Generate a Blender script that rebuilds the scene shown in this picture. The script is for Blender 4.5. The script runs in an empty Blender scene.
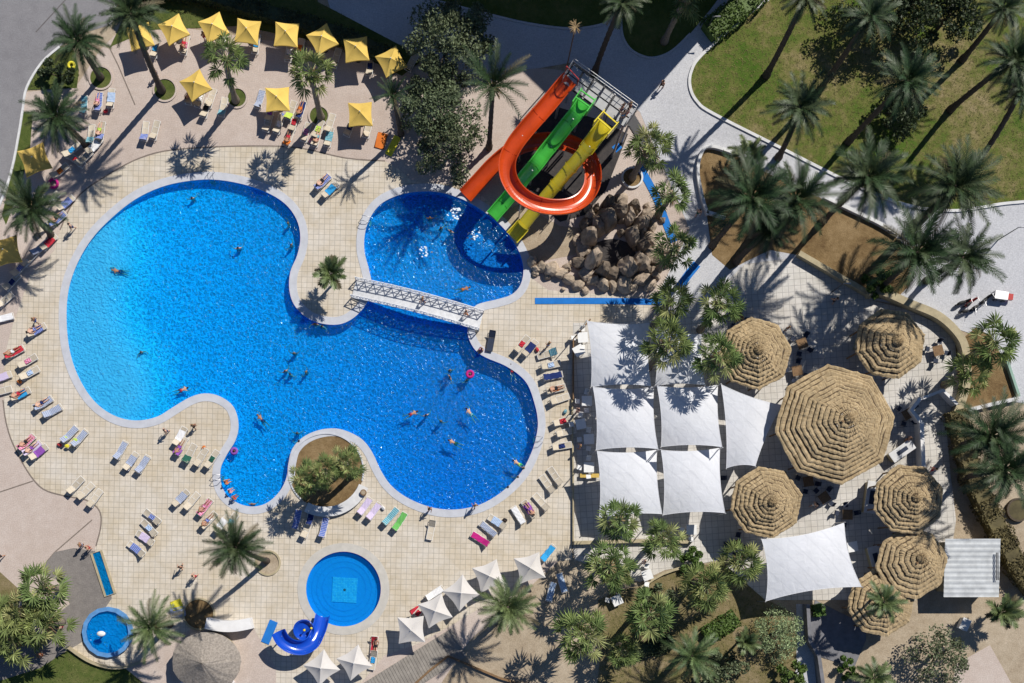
import bpy, bmesh, math, random
from mathutils import Vector, Matrix
from mathutils.geometry import tessellate_polygon
R = math.radians
rnd = random.Random(7)
SC = bpy.context.scene
COL = SC.collection
NX, NY, CH = 460.0, 570.0, 110.0          # survey origin on the ground and flying height


def P(px, py, h=0.0):
    """survey grid (0.1 m) to metres; h metres above the deck"""
    k = 0.1 * (1 - h / CH)
    return Vector(((px - NX) * k, (NY - py) * k, h))


# ------------------------------------------------------------------ camera, world, sun
cam = bpy.data.cameras.new('camera')
co = bpy.data.objects.new('camera', cam)
COL.objects.link(co)
co.location = (0, 0, CH)
cam.sensor_width = 36
cam.lens = 36 * CH / 102.4
cam.shift_x = (512 - NX) / 1024
cam.shift_y = (NY - 341.5) / 1024
cam.clip_end = 2000
SC.camera = co
SUN_EL = R(47.2)
SUN_AZ = math.atan2(0.66, 0.75)           # from north (+Y) towards east (+X)
w = bpy.data.worlds.new('World')
SC.world = w
w.use_nodes = True
nt = w.node_tree
sky = nt.nodes.new('ShaderNodeTexSky')
sky.sky_type = 'NISHITA'
sky.sun_disc = False
sky.air_density = 0.8
sky.dust_density = 0.0
sky.ozone_density = 5.0
sky.altitude = 1500
sky.sun_elevation = SUN_EL
sky.sun_rotation = SUN_AZ
nt.links.new(sky.outputs[0], nt.nodes['Background'].inputs[0])
nt.nodes['Background'].inputs[1].default_value = 0.085
sl = bpy.data.lights.new('sun', 'SUN')
so = bpy.data.objects.new('sun', sl)
COL.objects.link(so)
sl.energy = 4.85
sl.angle = R(0.5)
sl.color = (1.0, 0.95, 0.87)
sd = Vector((math.sin(SUN_AZ) * math.cos(SUN_EL), math.cos(SUN_AZ) * math.cos(SUN_EL), math.sin(SUN_EL)))
so.rotation_euler = sd.to_track_quat('Z', 'Y').to_euler()
so.location = sd * 80
SC.view_settings.view_transform = 'Standard'
SC.view_settings.look = 'None'
SC.view_settings.exposure = 0
SC.cycles.max_bounces = 8
SC.cycles.transparent_max_bounces = 12


# ------------------------------------------------------------------ materials
def mat(name, col, rough=0.8, var=0.15, scale=2.0, bump=0.0, spec=0.3, detail=5.0, coat=0.0, rand=0.0, island=0.0, trans=0.0, col2=None, metal=0.0, obj=True):
    m = bpy.data.materials.new(name)
    m.use_nodes = True
    n, l = m.node_tree.nodes, m.node_tree.links
    b = n['Principled BSDF']
    b.inputs['Roughness'].default_value = rough
    b.inputs['Specular IOR Level'].default_value = spec
    b.inputs['Metallic'].default_value = metal
    if coat:
        b.inputs['Coat Weight'].default_value = coat
    tc = n.new('ShaderNodeTexCoord')
    nz = n.new('ShaderNodeTexNoise')
    nz.inputs['Scale'].default_value = scale
    nz.inputs['Detail'].default_value = detail
    nz.inputs['Roughness'].default_value = 0.65
    l.new(tc.outputs['Object'], nz.inputs['Vector'])
    rp = n.new('ShaderNodeValToRGB')
    rp.color_ramp.elements[0].position = 0.3
    rp.color_ramp.elements[1].position = 0.7
    c2 = col2 or tuple(min(1, c * (1 + var)) for c in col)
    c1 = tuple(c * (1 - var) for c in col) if not col2 else col
    rp.color_ramp.elements[0].color = (*c1, 1)
    rp.color_ramp.elements[1].color = (*c2, 1)
    l.new(nz.outputs['Fac'], rp.inputs['Fac'])
    out = rp.outputs['Color']
    if rand or island:
        hs = n.new('ShaderNodeHueSaturation')
        geo = n.new('ShaderNodeNewGeometry')
        oi = n.new('ShaderNodeObjectInfo')
        mr = n.new('ShaderNodeMapRange')
        mr.inputs['To Min'].default_value = 1 - max(rand, island)
        mr.inputs['To Max'].default_value = 1 + max(rand, island)
        l.new(geo.outputs['Random Per Island'] if island else oi.outputs['Random'], mr.inputs['Value'])
        l.new(mr.outputs[0], hs.inputs['Value'])
        if island and rand:
            mr2 = n.new('ShaderNodeMapRange')
            mr2.inputs['To Min'].default_value = 0.5 - rand * 0.045
            mr2.inputs['To Max'].default_value = 0.5 + rand * 0.045
            l.new(oi.outputs['Random'], mr2.inputs['Value'])
            l.new(mr2.outputs[0], hs.inputs['Hue'])
        l.new(out, hs.inputs['Color'])
        out = hs.outputs['Color']
    l.new(out, b.inputs['Base Color'])
    if bump:
        bp = n.new('ShaderNodeBump')
        bp.inputs['Strength'].default_value = bump
        bp.inputs['Distance'].default_value = 0.05
        l.new(nz.outputs['Fac'], bp.inputs['Height'])
        l.new(bp.outputs['Normal'], b.inputs['Normal'])
    if trans:
        tr = n.new('ShaderNodeBsdfTranslucent')
        l.new(out, tr.inputs['Color'])
        mx = n.new('ShaderNodeMixShader')
        mx.inputs[0].default_value = trans
        l.new(b.outputs[0], mx.inputs[1])
        l.new(tr.outputs[0], mx.inputs[2])
        l.new(mx.outputs[0], n['Material Output'].inputs['Surface'])
    return m


def tile_mat(name, ca, cb, joint, size, jw, angle=0.0, rough=0.7, stain=(0.75, 0.66, 0.5)):
    m = bpy.data.materials.new(name)
    m.use_nodes = True
    n, l = m.node_tree.nodes, m.node_tree.links
    b = n['Principled BSDF']
    b.inputs['Roughness'].default_value = rough
    b.inputs['Specular IOR Level'].default_value = 0.25
    tc = n.new('ShaderNodeTexCoord')
    mp = n.new('ShaderNodeMapping')
    mp.inputs['Rotation'].default_value = (0, 0, angle)
    br = n.new('ShaderNodeTexBrick')
    br.offset = 0.0
    br.squash = 1.0
    br.inputs['Scale'].default_value = 1.0
    br.inputs['Brick Width'].default_value = size
    br.inputs['Row Height'].default_value = size
    br.inputs['Mortar Size'].default_value = jw
    br.inputs['Mortar Smooth'].default_value = 0.2
    br.inputs['Color1'].default_value = (*ca, 1)
    br.inputs['Color2'].default_value = (*cb, 1)
    br.inputs['Mortar'].default_value = (*joint, 1)
    l.new(tc.outputs['Object'], mp.inputs[0])
    l.new(mp.outputs[0], br.inputs['Vector'])
    nz = n.new('ShaderNodeTexNoise')
    nz.inputs['Scale'].default_value = 0.22
    nz.inputs['Detail'].default_value = 8
    nz.inputs['Roughness'].default_value = 0.7
    l.new(tc.outputs['Object'], nz.inputs['Vector'])
    rp = n.new('ShaderNodeValToRGB')
    rp.color_ramp.elements[0].position = 0.36
    rp.color_ramp.elements[0].color = (*stain, 1)
    rp.color_ramp.elements[1].position = 0.62
    rp.color_ramp.elements[1].color = (1.05, 1.04, 1.03, 1)
    l.new(nz.outputs['Fac'], rp.inputs[0])
    n2 = n.new('ShaderNodeTexNoise')
    n2.inputs['Scale'].default_value = 3.0
    n2.inputs['Detail'].default_value = 6
    l.new(tc.outputs['Object'], n2.inputs['Vector'])
    r2 = n.new('ShaderNodeValToRGB')
    r2.color_ramp.elements[0].color = (0.88, 0.87, 0.85, 1)
    r2.color_ramp.elements[1].color = (1.12, 1.12, 1.12, 1)
    l.new(n2.outputs['Fac'], r2.inputs[0])
    m1 = n.new('ShaderNodeMix')
    m1.data_type = 'RGBA'
    m1.blend_type = 'MULTIPLY'
    m1.inputs[0].default_value = 1
    l.new(br.outputs['Color'], m1.inputs[6])
    l.new(rp.outputs['Color'], m1.inputs[7])
    m2 = n.new('ShaderNodeMix')
    m2.data_type = 'RGBA'
    m2.blend_type = 'MULTIPLY'
    m2.inputs[0].default_value = 1
    l.new(m1.outputs[2], m2.inputs[6])
    l.new(r2.outputs['Color'], m2.inputs[7])
    l.new(m2.outputs[2], b.inputs['Base Color'])
    return m


def ground_mat(name, stops, s1=0.12, s2=1.6, rough=0.95, fine=14.0, bump=0.3):
    """two noise scales through a colour ramp plus a fine grain"""
    m = bpy.data.materials.new(name)
    m.use_nodes = True
    n, l = m.node_tree.nodes, m.node_tree.links
    b = n['Principled BSDF']
    b.inputs['Roughness'].default_value = rough
    b.inputs['Specular IOR Level'].default_value = 0.15
    tc = n.new('ShaderNodeTexCoord')
    a = n.new('ShaderNodeTexNoise')
    a.inputs['Scale'].default_value = s1
    a.inputs['Detail'].default_value = 6
    c = n.new('ShaderNodeTexNoise')
    c.inputs['Scale'].default_value = s2
    c.inputs['Detail'].default_value = 8
    c.inputs['Roughness'].default_value = 0.7
    f = n.new('ShaderNodeTexNoise')
    f.inputs['Scale'].default_value = fine
    f.inputs['Detail'].default_value = 3
    for x in (a, c, f):
        l.new(tc.outputs['Object'], x.inputs['Vector'])
    m1 = n.new('ShaderNodeMath')
    m1.operation = 'MULTIPLY_ADD'
    m1.inputs[1].default_value = 0.5
    l.new(a.outputs['Fac'], m1.inputs[0])
    m2 = n.new('ShaderNodeMath')
    m2.operation = 'MULTIPLY'
    m2.inputs[1].default_value = 0.5
    l.new(c.outputs['Fac'], m2.inputs[0])
    l.new(m2.outputs[0], m1.inputs[2])
    rp = n.new('ShaderNodeValToRGB')
    e = rp.color_ramp.elements
    e[0].position, e[0].color = 0.36, (*stops[0], 1)
    e[1].position, e[1].color = 0.64, (*stops[-1], 1)
    for i, s in enumerate(stops[1:-1]):
        x = e.new(0.36 + 0.28 * (i + 1) / (len(stops) - 1))
        x.color = (*s, 1)
    l.new(m1.outputs[0], rp.inputs[0])
    r2 = n.new('ShaderNodeValToRGB')
    r2.color_ramp.elements[0].position = 0.3
    r2.color_ramp.elements[0].color = (0.86, 0.86, 0.86, 1)
    r2.color_ramp.elements[1].position = 0.7
    r2.color_ramp.elements[1].color = (1.13, 1.13, 1.13, 1)
    l.new(f.outputs['Fac'], r2.inputs[0])
    mm = n.new('ShaderNodeMix')
    mm.data_type = 'RGBA'
    mm.blend_type = 'MULTIPLY'
    mm.inputs[0].default_value = 1
    l.new(rp.outputs[0], mm.inputs[6])
    l.new(r2.outputs[0], mm.inputs[7])
    l.new(mm.outputs[2], b.inputs['Base Color'])
    bp = n.new('ShaderNodeBump')
    bp.inputs['Strength'].default_value = bump
    bp.inputs['Distance'].default_value = 0.08
    l.new(f.outputs['Fac'], bp.inputs['Height'])
    l.new(bp.outputs[0], b.inputs['Normal'])
    return m


def pool_floor_mat():
    m = bpy.data.materials.new('pool_ripple_light')
    m.use_nodes = True
    n, l = m.node_tree.nodes, m.node_tree.links
    b = n['Principled BSDF']
    b.inputs['Roughness'].default_value = 0.5
    geo = n.new('ShaderNodeNewGeometry')
    sep = n.new('ShaderNodeSeparateXYZ')
    l.new(geo.outputs['Position'], sep.inputs[0])
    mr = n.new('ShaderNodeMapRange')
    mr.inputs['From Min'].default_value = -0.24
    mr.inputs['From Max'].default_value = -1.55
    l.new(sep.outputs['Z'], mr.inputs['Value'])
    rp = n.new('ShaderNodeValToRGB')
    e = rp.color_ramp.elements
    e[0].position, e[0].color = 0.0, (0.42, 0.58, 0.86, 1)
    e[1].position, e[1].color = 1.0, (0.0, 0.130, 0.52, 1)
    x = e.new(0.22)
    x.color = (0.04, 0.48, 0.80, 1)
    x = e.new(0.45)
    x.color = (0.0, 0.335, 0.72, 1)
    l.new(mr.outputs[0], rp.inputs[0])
    # net of rippling light painted into the floor colour
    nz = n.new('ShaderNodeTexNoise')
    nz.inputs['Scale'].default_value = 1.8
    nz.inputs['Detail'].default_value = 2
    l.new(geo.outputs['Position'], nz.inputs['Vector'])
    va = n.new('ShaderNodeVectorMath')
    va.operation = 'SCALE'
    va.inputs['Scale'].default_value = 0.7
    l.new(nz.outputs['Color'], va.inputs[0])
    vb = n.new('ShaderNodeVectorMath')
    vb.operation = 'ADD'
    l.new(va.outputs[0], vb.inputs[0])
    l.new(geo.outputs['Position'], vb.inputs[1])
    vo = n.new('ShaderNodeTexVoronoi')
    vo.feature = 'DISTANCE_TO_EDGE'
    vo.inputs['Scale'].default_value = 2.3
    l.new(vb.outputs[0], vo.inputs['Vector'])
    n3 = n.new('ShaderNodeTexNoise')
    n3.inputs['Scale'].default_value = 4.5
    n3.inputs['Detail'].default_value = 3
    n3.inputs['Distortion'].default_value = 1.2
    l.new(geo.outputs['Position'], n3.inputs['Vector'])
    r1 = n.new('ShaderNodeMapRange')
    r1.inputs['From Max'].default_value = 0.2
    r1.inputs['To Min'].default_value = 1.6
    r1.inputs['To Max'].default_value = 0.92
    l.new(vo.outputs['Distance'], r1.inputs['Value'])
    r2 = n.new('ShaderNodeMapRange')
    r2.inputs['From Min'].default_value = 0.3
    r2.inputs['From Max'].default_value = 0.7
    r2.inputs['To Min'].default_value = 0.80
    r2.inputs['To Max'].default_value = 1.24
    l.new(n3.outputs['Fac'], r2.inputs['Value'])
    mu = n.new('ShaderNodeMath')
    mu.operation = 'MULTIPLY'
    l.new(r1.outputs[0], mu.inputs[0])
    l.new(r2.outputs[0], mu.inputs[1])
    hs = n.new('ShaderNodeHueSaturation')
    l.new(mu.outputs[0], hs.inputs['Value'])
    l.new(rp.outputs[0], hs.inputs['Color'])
    # painted ripple light fainter over the shallow beach floor
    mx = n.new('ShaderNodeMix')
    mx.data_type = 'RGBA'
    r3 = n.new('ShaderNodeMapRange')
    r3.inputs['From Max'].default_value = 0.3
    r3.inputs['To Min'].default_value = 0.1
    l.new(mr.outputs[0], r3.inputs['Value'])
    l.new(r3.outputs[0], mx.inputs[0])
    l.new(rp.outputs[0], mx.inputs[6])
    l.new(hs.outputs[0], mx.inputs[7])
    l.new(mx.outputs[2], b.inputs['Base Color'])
    return m


def water_mat(name='pool_water', tint=(0.36, 0.94, 0.98), wave=0.10):
    m = bpy.data.materials.new(name)
    m.use_nodes = True
    n, l = m.node_tree.nodes, m.node_tree.links
    n.remove(n['Principled BSDF'])
    tr = n.new('ShaderNodeBsdfTransparent')
    tr.inputs[0].default_value = (*tint, 1)
    gl = n.new('ShaderNodeBsdfGlossy')
    gl.inputs['Roughness'].default_value = 0.12
    gl.inputs['Color'].default_value = (0.75, 0.93, 1, 1)
    fr = n.new('ShaderNodeFresnel')
    fr.inputs['IOR'].default_value = 1.33
    tc = n.new('ShaderNodeTexCoord')
    n1 = n.new('ShaderNodeTexNoise')
    n1.inputs['Scale'].default_value = 3.4
    n1.inputs['Detail'].default_value = 3
    n1.inputs['Distortion'].default_value = 0.8
    l.new(tc.outputs['Object'], n1.inputs['Vector'])
    bp = n.new('ShaderNodeBump')
    bp.inputs['Strength'].default_value = 0.8
    bp.inputs['Distance'].default_value = wave
    l.new(n1.outputs['Fac'], bp.inputs['Height'])
    l.new(bp.outputs[0], gl.inputs['Normal'])
    l.new(bp.outputs[0], fr.inputs['Normal'])
    # a little light scattered back by the water itself
    df = n.new('ShaderNodeBsdfDiffuse')
    df.inputs[0].default_value = (0.0, 0.25, 0.62, 1)
    ms = n.new('ShaderNodeMixShader')
    ms.inputs[0].default_value = 0.14
    l.new(tr.outputs[0], ms.inputs[1])
    l.new(df.outputs[0], ms.inputs[2])
    mx = n.new('ShaderNodeMixShader')
    l.new(fr.outputs[0], mx.inputs[0])
    l.new(ms.outputs[0], mx.inputs[1])
    l.new(gl.outputs[0], mx.inputs[2])
    l.new(mx.outputs[0], n['Material Output'].inputs['Surface'])
    return m


M = {}
M['deck'] = tile_mat('deck_tile', (0.61, 0.565, 0.50), (0.555, 0.515, 0.455), (0.345, 0.32, 0.28), 0.535, 0.022, R(1.5), stain=(0.90, 0.83, 0.70))
M['terrace'] = tile_mat('terrace_tile', (0.60, 0.585, 0.56), (0.54, 0.53, 0.505), (0.33, 0.32, 0.315), 0.62, 0.025, R(-4), stain=(0.85, 0.82, 0.78))
M['plaza'] = ground_mat('pink_concrete', [(0.44, 0.36, 0.31), (0.49, 0.41, 0.36), (0.54, 0.465, 0.415)], 0.1, 1.2, 0.9, 10, 0.1)
M['asphalt'] = ground_mat('worn_asphalt', [(0.20, 0.195, 0.205), (0.235, 0.23, 0.24), (0.27, 0.265, 0.27)], 0.08, 0.9, 0.9, 9, 0.1)
M['path'] = ground_mat('grey_paving', [(0.42, 0.425, 0.45), (0.49, 0.495, 0.52), (0.55, 0.555, 0.575)], 0.15, 2.5, 0.9, 7, 0.15)
M['darkpath'] = ground_mat('dark_paving', [(0.17, 0.155, 0.145), (0.22, 0.20, 0.185), (0.25, 0.23, 0.21)], 0.15, 1.5, 0.9, 10, 0.1)
M['lawn'] = ground_mat('dry_lawn', [(0.05, 0.105, 0.012), (0.075, 0.12, 0.02), (0.12, 0.135, 0.035), (0.19, 0.165, 0.07), (0.26, 0.21, 0.115)], 0.11, 0.9, 1, 8, 0.6)
M['garden'] = ground_mat('garden_ground', [(0.10, 0.105, 0.035), (0.16, 0.135, 0.06), (0.22, 0.175, 0.095), (0.29, 0.23, 0.15)], 0.2, 1.1, 1, 8, 0.6)
M['lawn_green'] = ground_mat('green_lawn', [(0.045, 0.075, 0.015), (0.085, 0.11, 0.028), (0.14, 0.14, 0.05)], 0.2, 1.4, 1, 9, 0.6)
M['soil'] = ground_mat('bed_soil', [(0.12, 0.075, 0.035), (0.20, 0.135, 0.065), (0.27, 0.19, 0.10)], 0.3, 1.8, 1, 9, 0.6)
M['sand'] = ground_mat('sand_ground', [(0.29, 0.225, 0.155), (0.38, 0.31, 0.225), (0.46, 0.385, 0.29)], 0.12, 1.2, 1, 9, 0.4)
M['stone'] = mat('stone_white', (0.62, 0.62, 0.62), 0.8, 0.12, 1.5, 0.1)
M['coping'] = mat('coping_stone', (0.50, 0.515, 0.56), 0.65, 0.1, 1.2, 0.05)
M['beigewall'] = mat('beige_render', (0.40, 0.34, 0.22), 0.85, 0.18, 1.5, 0.15)
M['slate_and_shade'] = mat('slate_wall_shade', (0.17, 0.17, 0.185), 0.75, 0.2, 1.5, 0.1)  # dark wall stone, also the sheet painted as roof shadow
M['whitewall'] = mat('white_render', (0.74, 0.73, 0.72), 0.8, 0.08, 1.0, 0.05)
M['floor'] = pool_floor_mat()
M['water'] = water_mat()
M['water_calm'] = water_mat('calm_water', (0.5, 0.94, 0.99), 0.03)
M['coping_kid'] = mat('warm_coping_stone', (0.50, 0.475, 0.43), 0.7, 0.1, 1.2, 0.05)
M['shade_and_pond'] = ground_mat('shaded_dark_ground', [(0.035, 0.033, 0.035), (0.055, 0.05, 0.05), (0.08, 0.07, 0.065)], 0.3, 2.0)  # dark tone for painted shade under the slides and for the pond
M['steel'] = mat('brushed_steel', (0.45, 0.45, 0.46), 0.4, 0.1, 3, metal=0.7)
M['white'] = mat('white_plastic', (0.76, 0.76, 0.75), 0.4, 0.05, 2)
M['whitepaint'] = mat('white_paint', (0.74, 0.745, 0.76), 0.45, 0.06, 3)
M['sling'] = mat('beige_sling', (0.50, 0.44, 0.35), 0.8, 0.12, 3, rand=0.18)
M['darkgrey'] = mat('dark_metal', (0.05, 0.05, 0.055), 0.5, 0.2, 4)
M['yellow_canvas'] = mat('yellow_canvas', (0.80, 0.56, 0.135), 0.85, 0.08, 1.2, 0.05, rand=0.12, trans=0.12)
M['gold_canvas'] = mat('faded_gold_canvas', (0.62, 0.43, 0.11), 0.85, 0.15, 1.2, 0.05, trans=0.1)
M['white_canvas'] = mat('white_canvas', (0.66, 0.63, 0.60), 0.85, 0.06, 1.0, 0.05, trans=0.12)
M['sail'] = mat('sail_fabric', (0.68, 0.69, 0.72), 0.7, 0.05, 0.6, 0.03, trans=0.12)


def sail_mat():
    m = mat('sail_fabric_seamed', (0.72, 0.735, 0.775), 0.7, 0.06, 0.45, 0.0, trans=0.12, detail=7)
    n, l = m.node_tree.nodes, m.node_tree.links
    b = n['Principled BSDF']
    tc = n.new('ShaderNodeTexCoord')
    wv = n.new('ShaderNodeTexWave')
    wv.bands_direction = 'DIAGONAL'
    wv.inputs['Scale'].default_value = 0.36
    wv.inputs['Distortion'].default_value = 0.15
    l.new(tc.outputs['Object'], wv.inputs['Vector'])
    pw = n.new('ShaderNodeMath')
    pw.operation = 'POWER'
    pw.inputs[1].default_value = 40
    l.new(wv.outputs['Fac'], pw.inputs[0])
    mx = n.new('ShaderNodeMix')
    mx.data_type = 'RGBA'
    mt = n.new('ShaderNodeMath')
    mt.operation = 'MULTIPLY'
    mt.inputs[1].default_value = 0.2
    l.new(pw.outputs[0], mt.inputs[0])
    l.new(mt.outputs[0], mx.inputs[0])
    src = b.inputs['Base Color'].links[0].from_socket
    l.new(src, mx.inputs[6])
    mx.inputs[7].default_value = (0.38, 0.40, 0.45, 1)
    l.new(mx.outputs[2], b.inputs['Base Color'])
    nz = n.new('ShaderNodeTexNoise')
    nz.inputs['Scale'].default_value = 1.3
    nz.inputs['Detail'].default_value = 4
    nz.inputs['Distortion'].default_value = 0.6
    l.new(tc.outputs['Object'], nz.inputs['Vector'])
    bp = n.new('ShaderNodeBump')
    bp.inputs['Strength'].default_value = 0.5
    bp.inputs['Distance'].default_value = 0.12
    l.new(nz.outputs['Fac'], bp.inputs['Height'])
    l.new(bp.outputs[0], b.inputs['Normal'])
    return m


M['sail'] = sail_mat()
M['wood'] = mat('wood', (0.20, 0.12, 0.06), 0.75, 0.3, 6, 0.2)
M['plank'] = mat('weathered_plank', (0.27, 0.245, 0.215), 0.85, 0.2, 1.5, 0.1)
M['trunk'] = mat('palm_trunk', (0.075, 0.06, 0.048), 0.95, 0.45, 9, 0.8)
M['trunk_fan'] = mat('fan_palm_trunk', (0.21, 0.175, 0.135), 0.95, 0.35, 9, 0.8)
M['bark'] = mat('bark', (0.09, 0.07, 0.05), 0.95, 0.3, 8, 0.8)
M['date'] = mat('date_frond', (0.032, 0.060, 0.022), 0.55, 0.25, 1.5, rand=0.35, island=0.4, trans=0.18, spec=0.3)
M['fan'] = mat('fan_frond', (0.28, 0.345, 0.13), 0.5, 0.25, 1.5, rand=0.35, island=0.4, trans=0.2, spec=0.45)
M['fan2'] = mat('fan_frond_dark', (0.18, 0.245, 0.088), 0.5, 0.25, 1.5, rand=0.3, island=0.3, trans=0.2, spec=0.45)
M['fan3'] = mat('fan_frond_yellow', (0.38, 0.40, 0.18), 0.5, 0.25, 1.5, rand=0.3, island=0.3, trans=0.2, spec=0.45)
M['date2'] = mat('date_frond_grey', (0.066, 0.092, 0.042), 0.5, 0.25, 1.5, rand=0.3, island=0.3, trans=0.18, spec=0.4)
M['date3'] = mat('date_frond_old', (0.11, 0.095, 0.05), 0.6, 0.3, 1.5, rand=0.3, island=0.3, trans=0.12)
M['lightdate2'] = mat('pale_date_frond_dark', (0.075, 0.115, 0.04), 0.5, 0.25, 1.5, rand=0.3, island=0.3, trans=0.2, spec=0.45)  # darker tone given to random fronds
M['lightdate'] = mat('pale_date_frond', (0.13, 0.175, 0.065), 0.5, 0.25, 1.5, rand=0.35, island=0.4, trans=0.2, spec=0.45)
M['dead'] = mat('dead_frond', (0.24, 0.17, 0.09), 0.9, 0.3, 2, island=0.4)
M['leaf_dark'] = mat('dark_leaf', (0.042, 0.062, 0.026), 0.55, 0.3, 1, island=0.5, rand=0.3, trans=0.15)
M['leaf_olive'] = mat('olive_leaf', (0.115, 0.145, 0.075), 0.6, 0.3, 1, island=0.5, rand=0.3, trans=0.15)
M['leaf_green'] = mat('green_leaf', (0.085, 0.145, 0.03), 0.55, 0.3, 1, island=0.5, rand=0.3, trans=0.18)
M['leaf_pale'] = mat('variegated_leaf', (0.27, 0.34, 0.17), 0.55, 0.4, 5, island=0.7, trans=0.15)
M['leaf_brown'] = mat('dry_hedge_leaf', (0.115, 0.095, 0.04), 0.7, 0.4, 1, island=0.5, trans=0.1)
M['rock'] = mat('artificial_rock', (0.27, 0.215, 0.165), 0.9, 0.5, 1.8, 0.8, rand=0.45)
M['rock_pale'] = mat('sunlit_artificial_rock', (0.36, 0.29, 0.22), 0.9, 0.4, 1.8, 0.8, rand=0.2)
M['orange'] = mat('orange_fibreglass', (0.56, 0.065, 0.010), 0.30, 0.22, 0.5, spec=0.5, coat=0.3)
M['green'] = mat('green_fibreglass', (0.075, 0.52, 0.065), 0.28, 0.12, 0.9, spec=0.5, coat=0.3)
M['yellow'] = mat('yellow_fibreglass', (0.82, 0.66, 0.035), 0.3, 0.12, 0.9, spec=0.5, coat=0.3)
M['blue'] = mat('blue_fibreglass', (0.008, 0.07, 0.50), 0.2, 0.1, 0.9, spec=0.5, coat=0.4)
M['bluemat'] = mat('blue_matting', (0.012, 0.165, 0.53), 0.85, 0.12, 1.5, 0.1)
M['thatch'] = None
M['black'] = mat('black_rubber', (0.02, 0.02, 0.02), 0.6, 0.1, 5)
M['redpaint'] = mat('red_paint', (0.45, 0.03, 0.025), 0.35, 0.1, 3, coat=0.3)
M['navy'] = mat('navy_cushion', (0.03, 0.04, 0.07), 0.8, 0.2, 3)
M['render'] = mat('hotel_render', (0.6, 0.57, 0.52), 0.85, 0.06, 0.8)
M['glass'] = mat('window_glass', (0.05, 0.07, 0.09), 0.1, 0.1, 1, spec=0.8)
M['tin'] = mat('white_tin', (0.50, 0.52, 0.53), 0.6, 0.22, 0.9, 0.1)
M['foam'] = mat('splash_foam', (0.75, 0.85, 0.92), 0.6, 0.1, 6)


def thatch_mat():
    m = bpy.data.materials.new('straw_thatch')
    m.use_nodes = True
    n, l = m.node_tree.nodes, m.node_tree.links
    b = n['Principled BSDF']
    b.inputs['Roughness'].default_value = 0.95
    b.inputs['Specular IOR Level'].default_value = 0.1
    tc = n.new('ShaderNodeTexCoord')
    sep = n.new('ShaderNodeSeparateXYZ')
    l.new(tc.outputs['Object'], sep.inputs[0])
    at = n.new('ShaderNodeMath')
    at.operation = 'ARCTAN2'
    l.new(sep.outputs['Y'], at.inputs[0])
    l.new(sep.outputs['X'], at.inputs[1])
    cm = n.new('ShaderNodeCombineXYZ')
    mu = n.new('ShaderNodeMath')
    mu.operation = 'MULTIPLY'
    mu.inputs[1].default_value = 26
    l.new(at.outputs[0], mu.inputs[0])
    l.new(mu.outputs[0], cm.inputs[0])
    ms = n.new('ShaderNodeMath')
    ms.operation = 'MULTIPLY'
    ms.inputs[1].default_value = 2.2
    l.new(sep.outputs['Z'], ms.inputs[0])
    l.new(ms.outputs[0], cm.inputs[1])
    nz = n.new('ShaderNodeTexNoise')
    nz.inputs['Scale'].default_value = 1.0
    nz.inputs['Detail'].default_value = 6
    nz.inputs['Roughness'].default_value = 0.7
    l.new(cm.outputs[0], nz.inputs['Vector'])
    rp = n.new('ShaderNodeValToRGB')
    e = rp.color_ramp.elements
    e[0].position, e[0].color = 0.3, (0.25, 0.175, 0.095, 1)
    e[1].position, e[1].color = 0.7, (0.54, 0.425, 0.265, 1)
    x = e.new(0.5)
    x.color = (0.43, 0.325, 0.19, 1)
    l.new(nz.outputs['Fac'], rp.inputs[0])
    n2 = n.new('ShaderNodeTexNoise')
    n2.inputs['Scale'].default_value = 0.5
    n2.inputs['Detail'].default_value = 4
    l.new(tc.outputs['Object'], n2.inputs['Vector'])
    oi = n.new('ShaderNodeObjectInfo')
    hs = n.new('ShaderNodeHueSaturation')
    mr = n.new('ShaderNodeMapRange')
    mr.inputs['From Min'].default_value = 0.3
    mr.inputs['From Max'].default_value = 0.7
    mr.inputs['To Min'].default_value = 0.75
    mr.inputs['To Max'].default_value = 1.15
    l.new(n2.outputs['Fac'], mr.inputs['Value'])
    l.new(mr.outputs[0], hs.inputs['Value'])
    l.new(rp.outputs[0], hs.inputs['Color'])
    l.new(hs.outputs[0], b.inputs['Base Color'])
    bp = n.new('ShaderNodeBump')
    bp.inputs['Strength'].default_value = 0.7
    bp.inputs['Distance'].default_value = 0.08
    l.new(nz.outputs['Fac'], bp.inputs['Height'])
    l.new(bp.outputs[0], b.inputs['Normal'])
    return m


M['thatch'] = thatch_mat()
M['thatch_dark'] = mat('thatch_gap_shade', (0.10, 0.07, 0.042), 0.95, 0.4, 6, 0.5)  # dark rings: shade in the gaps between tiers put into the colour
M['thatch_grey'] = mat('grey_thatch', (0.29, 0.255, 0.22), 0.95, 0.35, 5, 0.6)
CLOTH = {}


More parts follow.
